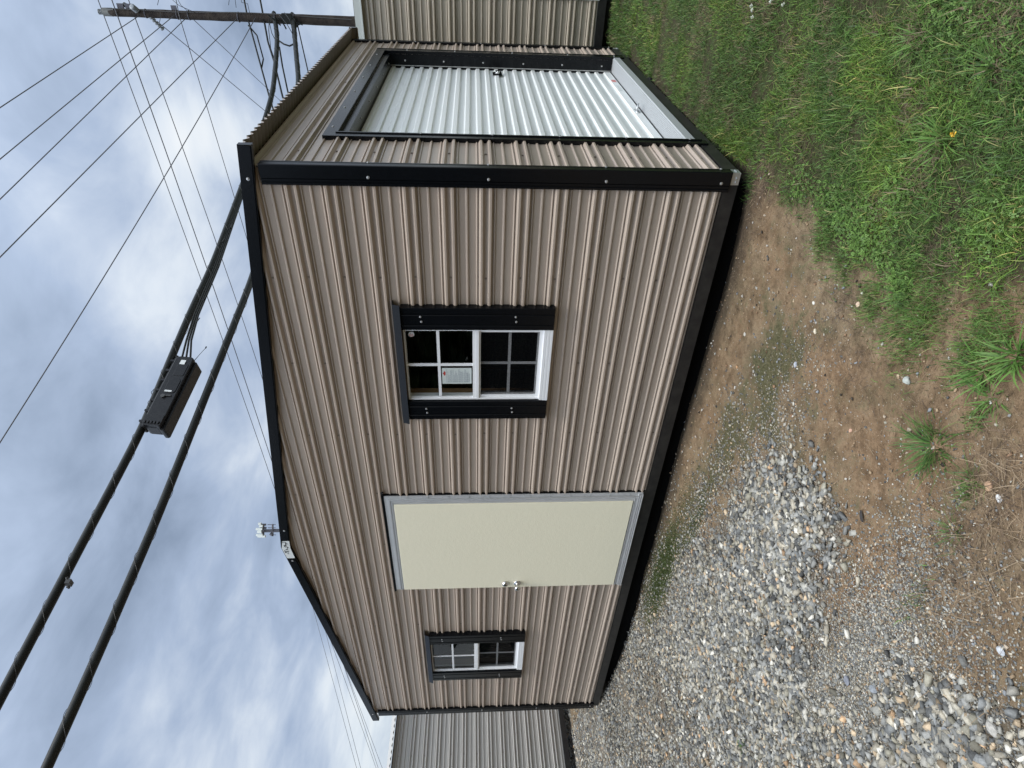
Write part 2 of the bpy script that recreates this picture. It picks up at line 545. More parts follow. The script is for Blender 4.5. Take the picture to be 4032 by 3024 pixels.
def ground():
    def axis(lo, hi, st, far):
        a = list(np.arange(lo, hi + 1e-6, st))
        s = st; v = hi
        while v < far:
            s *= 1.35; v += s; a.append(v)
        s = st; v = lo; b = []
        while v > -far:
            s *= 1.35; v -= s; b.append(v)
        return np.array(b[::-1] + a)
    xs = axis(-3.4, 1.6, .02, 700); ys = axis(-3.0, 1.4, .02, 700)
    X, Y = np.meshgrid(xs, ys, indexing='ij')
    Z = gz(X, Y)
    V = np.stack([X, Y, Z], -1).reshape(-1, 3)
    nx, ny = X.shape
    i = np.arange(nx * ny).reshape(nx, ny)
    F = np.stack([i[:-1, :-1], i[1:, :-1], i[1:, 1:], i[:-1, 1:]], -1).reshape(-1, 4)
    x, y = V[:, 0], V[:, 1]
    gr = sstep(-.10, .10, sd_grass(x, y))
    gv = sstep(-.12, .10, sd_gravel(x, y))
    # far away: gravel yard on the left, grass on the right
    far = sstep(9, 14, np.hypot(x, y))
    gr = gr * (1 - far) + far * (x + .2 * y > 0)
    gv = gv * (1 - far) + far * (x + .2 * y <= 0)
    # thin algae film on the damp dirt
    blob = lambda cx, cy, rx, ry, a: np.exp(-(((x - cx) * math.cos(a) + (y - cy) * math.sin(a)) / rx) ** 2 - ((-(x - cx) * math.sin(a) + (y - cy) * math.cos(a)) / ry) ** 2)
    ms = 1.35 * blob(-3.25, -.26, .80, .22, -.10) + .55 * blob(-2.0, -.48, .7, .16, -.25) + .55 * blob(-1.15, -.60, .60, .22, -.4) + .50 * blob(-.66, -.66, .34, .30, -.4) + .5 * blob(-4.6, .0, .6, .10, -.1) + .8 * blob(-8.3, 2.2, .25, 1.5, 0) + .35 * blob(-.95, -1.0, .35, .2, -.6)
    ms = ms * (.35 + 1.1 * fbm(x * 6, y * 6, 31))
    ms = np.clip(ms - .22, 0, 1)
    sandy = np.clip(blob(-1.45, -2.0, .55, .16, -.1) + blob(-2.3, -.95, .3, .2, 0) * .3, 0, 1)
    contact_shade = sstep(-.17, -.02, y + .10 * (fbm(x * 7, y * 7, 71) - .5)) * sstep(-6.4, -6.0, x) * (1 - sstep(.05, .12, x)) * (y < DP)  # contact shade of the base painted into the soil, with dark root debris
    contact_shade = np.maximum(contact_shade, .8 * blob(-.05, -.12, .22, .10, -.5) * (.4 + 1.2 * fbm(x * 12, y * 12, 3)))
    contact_shade = np.clip(contact_shade, 0, 1)
    clay = np.clip(blob(-.50, -1.70, .62, .30, -.2) + .8 * blob(-.45, -1.25, .35, .16, -.3) + .55 * blob(-.95, -.28, 1.1, .12, -.12) + .5 * blob(-.9, -1.85, .5, .12, 0), 0, 1) * (.45 + .9 * fbm(x * 5, y * 5, 88))
    clay = np.clip(clay * .8, 0, 1)
    return V, F, dict(grass=gr, gravel=gv, moss=ms, sandy=sandy, contact_shade=contact_shade, clay=clay)


def ground_mat():
    m = bpy.data.materials.new('ground_soil'); m.use_nodes = True
    t = m.node_tree; b = t.nodes['Principled BSDF']; L = t.links.new
    tc = t.nodes.new('ShaderNodeTexCoord')

    def noise(sc, det=5, rough=.6):
        n = t.nodes.new('ShaderNodeTexNoise'); n.inputs['Scale'].default_value = sc; n.inputs['Detail'].default_value = det
        n.inputs['Roughness'].default_value = rough
        L(tc.outputs['Object'], n.inputs['Vector']); return n.outputs[0]

    def ramp(src, stops):
        r = t.nodes.new('ShaderNodeValToRGB'); e = r.color_ramp.elements
        e[0].position = stops[0][0]; e[0].color = (*stops[0][1], 1)
        e[1].position = stops[-1][0]; e[1].color = (*stops[-1][1], 1)
        for p, c in stops[1:-1]:
            q = e.new(p); q.color = (*c, 1)
        L(src, r.inputs[0]); return r.outputs[0]

    def mix(f, a, c, mode='MIX'):
        x = t.nodes.new('ShaderNodeMix'); x.data_type = 'RGBA'; x.blend_type = mode
        for s, i in ((f, 0), (a, 6), (c, 7)):
            if isinstance(s, (float, int)):
                x.inputs[i].default_value = s
            elif isinstance(s, tuple):
                x.inputs[i].default_value = (*s, 1)
            else:
                L(s, x.inputs[i])
        return x.outputs[2]

    def at(nm):
        a = t.nodes.new('ShaderNodeAttribute'); a.attribute_name = nm; return a.outputs['Fac']
    n_big = noise(2.3); n_mid = noise(14, 6, .7); n_fine = noise(95, 5, .75); n_vf = noise(320, 3, .7)
    dirt = ramp(n_mid, [(.30, (.085, .062, .036)), (.44, (.175, .128, .078)), (.56, (.250, .185, .115)), (.74, (.34, .262, .165))])
    dirt = mix(ramp(n_big, [(.42, (0, 0, 0)), (.62, (1, 1, 1))]), dirt, mix(.40, dirt, (.26, .150, .080)))
    clayc = ramp(n_mid, [(.32, (.095, .060, .034)), (.5, (.215, .137, .078)), (.70, (.35, .24, .148))])
    dirt = mix(at('clay'), dirt, clayc)
    n_olv = noise(5.5, 7, .72)
    dirt = mix(ramp(n_olv, [(.50, (0, 0, 0)), (.64, (.75, .75, .75))]), dirt, mix(.5, dirt, (.105, .092, .050)))
    dirt = mix(ramp(n_fine, [(.30, (1, 1, 1)), (.46, (0, 0, 0))]), dirt, (.085, .060, .038))
    dirt = mix(ramp(n_vf, [(.62, (0, 0, 0)), (.72, (.8, .8, .8))]), dirt, (.34, .28, .21))
    # scattered grit
    vo = t.nodes.new('ShaderNodeTexVoronoi'); vo.inputs['Scale'].default_value = 70; L(tc.outputs['Object'], vo.inputs['Vector'])
    dirt = mix(ramp(vo.outputs['Distance'], [(.10, (.75, .75, .75)), (.16, (0, 0, 0))]), dirt, (.34, .29, .22))
    mossc = ramp(n_fine, [(.34, (.022, .025, .010)), (.50, (.075, .078, .036)), (.70, (.165, .150, .09))])
    mf = math_n(t, 'MULTIPLY_ADD', n_mid, 1.6, math_n(t, 'MULTIPLY_ADD', n_fine, .9, at('moss')))
    mf = math_n(t, 'MULTIPLY_ADD', n_olv, 1.3, math_n(t, 'ADD', mf, -.65))
    mf = math_n(t, 'MULTIPLY_ADD', mf, 3.0, -4.1, clamp=True)
    c = mix(math_n(t, 'MULTIPLY', mf, .85), dirt, mossc)
    # fine crusher run between the stones
    v2 = t.nodes.new('ShaderNodeTexVoronoi'); v2.inputs['Scale'].default_value = 120; L(tc.outputs['Object'], v2.inputs['Vector'])
    sep = t.nodes.new('ShaderNodeSeparateColor'); L(v2.outputs['Color'], sep.inputs[0])
    grit = ramp(sep.outputs[0], [(0., (.10, .095, .085)), (.4, (.21, .20, .175)), (.8, (.30, .285, .25)), (1., (.44, .42, .37))])
    grit = mix(ramp(v2.outputs['Distance'], [(.35, (0, 0, 0)), (.6, (1, 1, 1))]), grit, (.075, .065, .05))
    grit = mix(.3, grit, dirt)
    gf = math_n(t, 'MULTIPLY_ADD', n_mid, 1.2, math_n(t, 'SUBTRACT', at('gravel'), .6))
    gf = math_n(t, 'MULTIPLY_ADD', gf, 2.0, -.4, clamp=True)
    c = mix(gf, c, grit)
    c = mix(math_n(t, 'MULTIPLY', at('sandy'), .7), c, mix(.5, grit, (.22, .20, .15)))
    soil = ramp(n_fine, [(.3, (.018, .015, .009)), (.5, (.045, .038, .021)), (.7, (.11, .09, .055))])
    thatch = mix(ramp(n_mid, [(.4, (0, 0, 0)), (.6, (1, 1, 1))]), soil, mix(.5, soil, (.05, .085, .022)))
    c = mix(at('grass'), c, thatch)
    c = mix(math_n(t, 'MULTIPLY', at('contact_shade'), .8), c, mix(ramp(n_fine, [(.35, (0, 0, 0)), (.65, (1, 1, 1))]), (.028, .022, .016), (.085, .066, .045)))  # soil colour darkened for the contact shade beside the base
    L(c, b.inputs['Base Color'])
    b.inputs['Roughness'].default_value = .95
    b.inputs['Specular IOR Level'].default_value = .15
    bp = t.nodes.new('ShaderNodeBump'); bp.inputs['Strength'].default_value = 1.0; bp.inputs['Distance'].default_value = .022
    hsum = math_n(t, 'MULTIPLY_ADD', n_fine, .5, math_n(t, 'MULTIPLY', n_mid, .6))
    L(hsum, bp.inputs['Height'])
    bp2 = t.nodes.new('ShaderNodeBump'); bp2.inputs['Strength'].default_value = .6; bp2.inputs['Distance'].default_value = .004
    L(math_n(t, 'SUBTRACT', 1.0, v2.outputs['Distance']), bp2.inputs['Height']); L(bp.outputs[0], bp2.inputs['Normal'])
    L(bp2.outputs[0], b.inputs['Normal'])
    return m


GV, GF, GA = ground()
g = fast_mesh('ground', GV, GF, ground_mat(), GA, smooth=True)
g['kind'] = 'structure'

# ------------------------------------------------------------------ ribbed steel siding
PER = .2003
ZC0 = .131          # centre of a rib pair
PROF = [(-.0560, 0), (-.0510, .0065), (-.0470, .0065), (-.0445, 0), (-.0425, 0), (-.0300, .0195), (-.0195, .0195), (-.0085, 0), (.0055, 0),
        (.0175, .0195), (.0280, .0195), (.0390, 0), (.0415, 0), (.0450, .0065), (.0495, .0065), (.0525, 0), (.0870, 0), (.0935, .0085), (.1000, .0085), (.1050, 0)]


def prof_points(z0, z1, zc0=ZC0):
    """(z, h) from low to high covering z0..z1"""
    pts = []
    for k in range(-3, 24):
        for s, h in PROF:
            pts.append((zc0 + k * PER - s, h))
    pts.sort()
    out = []
    for (a, ha), (b_, hb) in zip(pts[:-1], pts[1:]):
        if b_ <= z0 or a >= z1:
            continue
        lo, hi = max(a, z0), min(b_, z1)
        f = lambda z: ha + (hb - ha) * (z - a) / (b_ - a + 1e-12)
        if not out:
            out.append((lo, f(lo)))
        out.append((hi, f(hi)))
    return out


def siding(mb, origin, u, nrm, L0, L1, z0, z1, top=None, holes=(), zc0=ZC0, screws=None, smi=1):
    """ribbed wall: origin + u*s, ribs run along u, stand out along nrm; top(s-limits) by z: function z->(lo,hi)"""
    origin = np.array(origin, float); u = np.array(u, float); nrm = np.array(nrm, float)
    lim = top or (lambda z: (L0, L1))
    pp = prof_points(z0, z1, zc0)
    cuts = sorted(set([h[2] for h in holes] + [h[3] for h in holes]))
    segs = []
    for (a, ha), (b_, hb) in zip(pp[:-1], pp[1:]):
        zs = [a] + [c for c in cuts if a + 1e-6 < c < b_ - 1e-6] + [b_]
        for c, d in zip(zs[:-1], zs[1:]):
            f = lambda z: ha + (hb - ha) * (z - a) / (b_ - a + 1e-12)
            segs.append((c, f(c), d, f(d)))
    P = lambda s, h, z: tuple(origin + u * s + nrm * h + np.array([0, 0, z]))
    for c, hc, d, hd in segs:
        if d - c < 1e-7:
            continue
        mid = (c + d) / 2
        l0, r0 = lim(c); l1, r1 = lim(d)
        ivs = []
        lo = ('lim',)
        cur = None
        hs = sorted([h for h in holes if h[2] < mid < h[3]])
        xs = [(l0, l1)]
        for h in hs:
            xs.append((h[0], h[0])); xs.append((h[1], h[1]))
        xs.append((r0, r1))
        for k in range(0, len(xs), 2):
            a, b_ = xs[k], xs[k + 1]
            if b_[0] - a[0] < 1e-4 and b_[1] - a[1] < 1e-4:
                continue
            mb.quad(P(a[0], hc, c), P(b_[0], hc, c), P(b_[1], hd, d), P(a[1], hd, d), 0)
    if screws:
        k0 = int((z0 - zc0) / PER)
        for k in range(k0, 20):
            z = zc0 + k * PER
            if z < z0 + .02 or z > z1 - .02:
                continue
            for s in screws:
                l, r = lim(z)
                if not (l + .05 < s < r - .05):
                    continue
                if any(h[0] - .05 < s < h[1] + .05 and h[2] - .03 < z < h[3] + .03 for h in holes):
                    continue
                mb.screw(origin + u * (s + random.uniform(-.006, .006)) + np.array([0, 0, z]) + nrm * .0005, nrm, .0045, .0045, smi)


random.seed(3)
# ------------------------------------------------------------------ the shed
WD, DP = 6.069, 3.415
ZB = .0757
EV, PK, OV = 2.545, 2.943, .118
RIDGE = -3.034
SL = (PK - EV) / (OV - RIDGE)
shed = thing('storage_shed', 'tan ribbed shed with black trim, cream door and silver roll-up door, largest and nearest', 'shed', (0, 0, 0))

# openings on the front (x0,x1,z0,z1 with s = x)
W1 = (-1.503, -.950, .918, 1.829)
OFF2 = -3.6185
W2 = (W1[0] + OFF2, W1[1] + OFF2, W1[2], W1[3])
DR = (-3.672, -2.454, .0757, 2.083)
RD = (.50, 2.915, .0757, 2.172)      # roll-up door (s = y)


def gable(z):
    # wall top 8 mm below the fascia line
    zt_e = EV - OV * -SL - .04
    x = OV - (z + .05 - EV) / SL
    r = min(0.0, x)
    l = max(-WD, 2 * RIDGE - x)
    if r < l:
        r = l = RIDGE
    return (l, r)


mb = MB()
siding(mb, (0, 0, 0), (1, 0, 0), (0, -1, 0), -WD, 0, ZB, PK - .05, gable, [W1, W2, DR], screws=[-.62 - .6096 * i for i in range(9)])
mb.build('gable_wall', [M_TAN, M_TANSCREW], shed)
mb = MB()
siding(mb, (0, 0, 0), (0, 1, 0), (1, 0, 0), 0, DP, ZB, EV + .004, None, [RD], screws=[.25, 1.2, 1.81, 2.42, 3.12])
mb.build('side_wall', [M_TAN, M_TANSCREW], shed)
W3 = (.42, .97, .918, 1.829)
mb = MB()
siding(mb, (-WD, 0, 0), (0, 1, 0), (-1, 0, 0), 0, DP, ZB, EV + .004, None, [W3])
mb.build('side_wall', [M_TAN, M_TANSCREW], shed)
mb = MB()
siding(mb, (0, DP, 0), (1, 0, 0), (0, 1, 0), -WD, 0, ZB, PK - .05, gable, [])
mb.build('gable_wall', [M_TAN, M_TANSCREW], shed)

# roof: corrugated sheets, corrugations run down the slope
mb = MB()
PIT = .0678
ny = int((DP + .06) / PIT * 8)
ysr = np.linspace(-.03, DP + .03, ny + 1)
hh = .0125 * np.cos(2 * math.pi * (ysr + .03) / PIT) - .017
for (xa, xb) in ((OV, RIDGE), (RIDGE, 2 * RIDGE - OV)):
    za = EV if xa == OV else PK; zb_ = PK if xb == RIDGE else EV
    o = len(mb.v)
    for y_, h_ in zip(ysr, hh):
        mb.v.append((xa, y_, za + h_)); mb.v.append((xb, y_, zb_ + h_))
    for i in range(ny):
        mb.f.append((o + 2 * i, o + 2 * i + 2, o + 2 * i + 3, o + 2 * i + 1)); mb.m.append(0)
mb.build('roof', M_ROOF, shed, smooth=True)
# ridge cap
mb = MB()
mb.extrude([(-.16, -.16 * SL + .004), (0, .006), (.16, -.16 * SL + .004), (.16, -.16 * SL + .001), (0, .002), (-.16, -.16 * SL + .001)], (RIDGE, -.03, PK), (RIDGE, DP + .03, PK), (1, 0, 0), (0, 0, 1))
mb.build('ridge_cap', M_BLACK, shed)

# rake fascia on both slopes, front and back
def rake(y0, sgn):
    for side in (1, -1):
        xa = OV if side == 1 else 2 * RIDGE - OV
        a = np.array([xa, y0, EV]); b_ = np.array([RIDGE, y0, PK])
        d = (b_ - a) / np.linalg.norm(b_ - a)
        n_ = np.array([-d[2], 0, d[0]]) * (1 if d[0] > 0 else -1)     # up, square to the slope
        q = np.array([0, sgn, 0])
        m_ = MB()
        prof = [(.002, .035), (.002, 0), (-.060, 0), (-.060, .006), (-.066, .006), (-.066, .033), (-.064, .033), (-.064, .008), (-.003, .003), (-.001, .035)]
        m_.extrude(prof, a, b_, n_, q)
        # return at the low end
        m_.box(a + np.array([0, 0, -.066]), a + np.array([-.003 * side, sgn * .034, .0]))
        for k in ((.052, .93) if side == 1 else (.05, .945)):
            p = a + (b_ - a) * k
            m_.screw(p - n_ * .035 - q * .0, -q, .006, .004, 1)
        m_.build('rake_trim', [M_BLACK, M_SCREW], shed)
rake(-.037, 1)
rake(DP + .037, -1)

# dark closure strip between wall top and roof sheet along the eaves
for xx, s_ in ((0, 1), (-WD, -1)):
    MB().box((xx - .02 * s_, .0, EV - .012), (xx + .004 * s_, DP, EV + .001)).build('eave_closure', M_BLACK, shed)
# drip edge return at the far end of the side eave
MB().box((OV - .003, DP + .028, EV - .075), (.0, DP + .033, EV - .006)).build('eave_end_cap', M_TAN, shed)

# wooden frame pieces one can see through the windows
def stud(a, b_, nm='stud'):
    MB().box(a, b_).build(nm, M_WOOD, shed)
for w in (W1, W2):
    for x in (w[0] - .045, w[1] + .008):
        stud((x, .012, .1), (x + .037, .10, 2.4))
    for z in (w[2] - .045, w[3] + .008):
        stud((w[0], .012, z), (w[1], .10, z + .037), 'window_header')
stud((-WD + .012, .38, .1), (-WD + .1, .417, 2.4)); stud((-WD + .012, .973, .1), (-WD + .1, 1.01, 2.4))
stud((-WD + .012, .417, .86), (-WD + .1, .973, .90), 'window_header')
for x in np.arange(-5.6, -.2, .61):
    stud((x, DP - .10, .1), (x + .037, DP - .012, 2.5))
MB().box((-WD + .01, .01, .06), (-.01, DP - .01, .085)).build('floor', M_PLY, shed)

# base rails
mb = MB()
mb.box((-WD, -.012, .0), (-.0, .03, ZB - .001))
mb.build('base_rail', M_BASE, shed)
mb = MB()
mb.box((-.03, .03, .0), (.014, DP, ZB - .001)); mb.box((-.028, .012, .001), (.014, .03, ZB - .002))
mb.box((-WD - .012, .03, 0), (-WD + .03, DP, ZB - .001)); mb.box((-WD, DP - .03, .001), (-.03, DP + .012, ZB - .002))
mb.build('base_rail', M_BASE, shed)
mb = MB()
mb.box((DR[0] - .01, -.016, .0745), (DR[1] + .008, -.0005, .0975))
mb.build('door_sill_flashing', M_BASE, shed)
MB().box((-WD + .40, .075, -.20), (-.07, .150, -.003)).build('skid', M_SHADE_BEAM, shed)  # black beam added to give the dark shade band under the front
MB().box((-.16, .16, -.20), (-.07, DP, -.003)).build('skid', M_SHADE_BEAM, shed)  # same black shade beam along the roll-up side
# skids under the floor
for y_ in (.45, 1.25, 2.1, 2.95):
    MB().box((-WD + .05, y_, -.10), (.004 if y_ < 2 else .030, y_ + .09, -.004)).build('skid', M_BASE, shed)

# corner brackets
def bracket(x, y, sx, sy, nm='corner_bracket'):
    m_ = MB()
    m_.box((x + sx * .0165, y + sy * .0145, .001), (x - sx * .048, y + sy * .0125, .058))
    m_.box((x + sx * .0165, y + sy * .0125, .001), (x + sx * .0145, y - sy * .040, .058))
    for dx in (-.01, -.032):
        m_.screw((x + sx * dx, y + sy * .0145, .018), (0, sy, 0), .004, .003)
    for dy in (.008, .026):
        m_.screw((x + sx * .0165, y - sy * dy, .02), (sx, 0, 0), .004, .003)
    return m_.build(nm, M_GALV, shed, label='shiny galvanised bracket at the base corner')
bracket(0, 0, 1, -1); bracket(0, DP, 1, 1)

# corner trims
def corner_trim(cx, cy, sx, sy, z0, z1):
    """outer corner at (cx,cy); legs run back along -sx x and -sy y"""
    P_ = [(-.083, .002), (-.083, .024), (-.080, .0275), (-.070, .0275), (-.067, .0225), (-.062, .0225), (-.060, .0265), (-.052, .0265), (-.050, .0220), (-.047, .0220), (-.045, .0285),
          (.020, .0285), (.0235, .025)]
    Q_ = [(.0235, -.006), (.0210, -.009), (.0210, -.014), (.0235, -.017), (.0235, -.026), (.020, -.030), (.003, -.030)]
    pts = [(cx + sx * a, cy + sy * b) for a, b in P_] + [(cx + sx * a, cy + sy * b) for a, b in Q_]
    m_ = MB()
    n = len(pts)
    m_.add([(p[0], p[1], z0) for p in pts] + [(p[0], p[1], z1) for p in pts], [(i, i + 1, n + i + 1, n + i) for i in range(n - 1)])
    # closed back so that the end reads solid
    m_.add([(p[0], p[1], z0 + .001) for p in pts] + [(cx, cy, z0 + .001)], [tuple(range(n + 1))])
    for z in np.arange(.1, z1, .612):
        m_.screw((cx - sx * .035, cy + sy * .0285, z + .0), (0, sy, 0), .0055, .0045, 1)
        m_.screw((cx + sx * .0235, cy - sy * .021, z + .0), (sx, 0, 0), .005, .004, 1)
    m_.build('corner_trim', [M_BLACK, M_SCREW], shed)
corner_trim(0, 0, 1, -1, .050, 2.472)
corner_trim(-WD, 0, -1, -1, .060, 2.475)
corner_trim(0, DP, 1, 1, .062, 2.535)
corner_trim(-WD, DP, -1, 1, .062, 2.50)
# rake line under the fascia in shade
# white plate at the peak with its brush-script lettering (drawn as strokes)
yp = -.0395
mb = MB()
pl = []
xr_, xl_ = -2.945, -3.165
zt = lambda x: PK - abs(x - RIDGE) * SL
outl = [(xr_, zt(xr_) - .012), (xr_, zt(xr_) - .066), (RIDGE, PK - .070), (xl_, zt(xl_) - .066), (xl_, zt(xl_) - .004), (RIDGE, PK - .002)]
mb.add([(x, yp, z) for x, z in outl] + [(x, yp + .002, z) for x, z in outl], [tuple(range(6)), tuple(reversed(range(6, 12)))] + [(i, (i + 1) % 6, 6 + (i + 1) % 6, 6 + i) for i in range(6)])
plate = mb.build('peak_plate', M_WHITE, shed, label='white plate with dark brush-script lettering at the roof peak')
STRK = [[(770, 970), (800, 1020), (830, 1075)], [(825, 1075), (860, 1040), (905, 1015), (940, 985)], [(860, 1000), (900, 1030), (945, 1030)], [(925, 1085), (935, 1120)], [(820, 940), (860, 915), (905, 945)],
        [(860, 940), (910, 930)], [(880, 905), (890, 870), (905, 830), (940, 840)], [(770, 800), (820, 815), (880, 815), (930, 850)], [(745, 735), (770, 775), (790, 800)],
        [(785, 600), (810, 640), (825, 690), (800, 740), (855, 770)], [(830, 700), (870, 680), (910, 690)], [(800, 620), (830, 655)], [(640, 640), (690, 620), (740, 605)]]
mb = MB()
for st in STRK:
    pts = []
    for a, b_ in st:
        sx_ = 1050 + a * 110 / 1217; sy_ = 2080 + b_ * 150 / 1659
        p = on(sx_, sy_, 1, yp - .001)
        pts.append(p)
    mb.tube(pts, .0025, 5)
mb.build('lettering', M_INK, plate)

# ---------------- entry door
door = MB()
ps = -.036
door.box((-3.652, ps, .168), (-2.540, -.004, 2.012))
door = door.build('entry_door', M_CREAM, shed, label='cream textured door in an aluminium frame', bevel=.002)
# frame parts (steps of the extrusion)
fr = MB()
def bars(m_, x0, x1, z0, z1, w, y0, y1, sides='lrtb', wl=None):
    wl = w if wl is None else wl
    if 'r' in sides: m_.box((x1 - w, y0, z0), (x1, y1, z1))
    if 'l' in sides: m_.box((x0, y0, z0), (x0 + wl, y1, z1))
    if 't' in sides: m_.box((x0 + (wl if 'l' in sides else 0), y0, z1 - w), (x1 - (w if 'r' in sides else 0), y1, z1))
    if 'b' in sides: m_.box((x0 + (wl if 'l' in sides else 0), y0, z0), (x1 - (w if 'r' in sides else 0), y1, z0 + w))
bars(fr, -3.668, -2.454, .100, 2.083, .030, -.022, -.002, wl=.012)
bars(fr, -3.656, -2.4855, .1315, 2.0515, .012, -.031, -.002, wl=.003)
bars(fr, -3.653, -2.498, .144, 2.039, .010, -.026, -.002, wl=.002)
bars(fr, -3.6515, -2.5085, .1545, 2.0285, .007, -.033, -.002, wl=.001)
bars(fr, -3.650, -2.516, .162, 2.021, .022, -.029, -.002, sides='rt')
fo = fr.build('door_frame', M_ALU, door)
hg = MB()
for z in np.arange(.20, 2.0, .155):
    hg.box((-2.484, -.0245, z), (-2.459, -.0222, z + .003), 0)
    hg.screw((-2.470, -.0225, z + .05), (0, -1, 0), .003, .002, 0)
hg.tube([(-2.486, -.030, .12), (-2.486, -.030, 2.06)], .0035, 8)
hg.build('piano_hinge', M_GALV, door)
sl = MB()
for i, z in enumerate((.101, .114, .127)):
    sl.box((-3.668, -.040 + i * .004, z), (-2.462, -.022, z + .007))
sl.build('threshold', M_ALU, door)
# J channel drip edge above the door, bent end on the right
dc = MB()
dc.box((-3.69, -.024, 2.0845), (-2.43, -.001, 2.0865)); dc.box((-3.69, -.0245, 2.0865), (-2.43, -.0225, 2.100))
dc.tube([(-2.437, -.020, 2.090), (-2.415, -.024, 2.098), (-2.405, -.026, 2.090), (-2.408, -.024, 2.080)], .006, 6)
dc.build('drip_cap', M_BLACK, door)
jc = MB(); jc.box((-2.4525, -.018, .10), (-2.4455, -.001, 2.083)); jc.build('side_channel', M_BLACK, door)


def lathe(m_, c, ax, prof, n=16, mi=0):
    c = np.array(c, float); ax = np.array(ax, float)
    pts = [c + ax * h for h, r in prof]; rr = [r for h, r in prof]
    m_.tube(pts, rr, n, True, mi)

kb = MB()
lathe(kb, (-3.592, ps, 1.030), (0, -1, 0), [(0, .032), (.004, .033), (.009, .028), (.010, .013), (.030, .012), (.034, .020), (.042, .026), (.056, .027), (.066, .022), (.069, .010)], 20)
kb.build('door_knob', M_CHROME, door, smooth=True)
kb = MB()
lathe(kb, (-3.592, ps, 1.135), (0, -1, 0), [(0, .031), (.006, .031), (.018, .024), (.022, .022), (.0225, .010)], 20)
kb.build('deadbolt', M_CHROME, door, smooth=True)

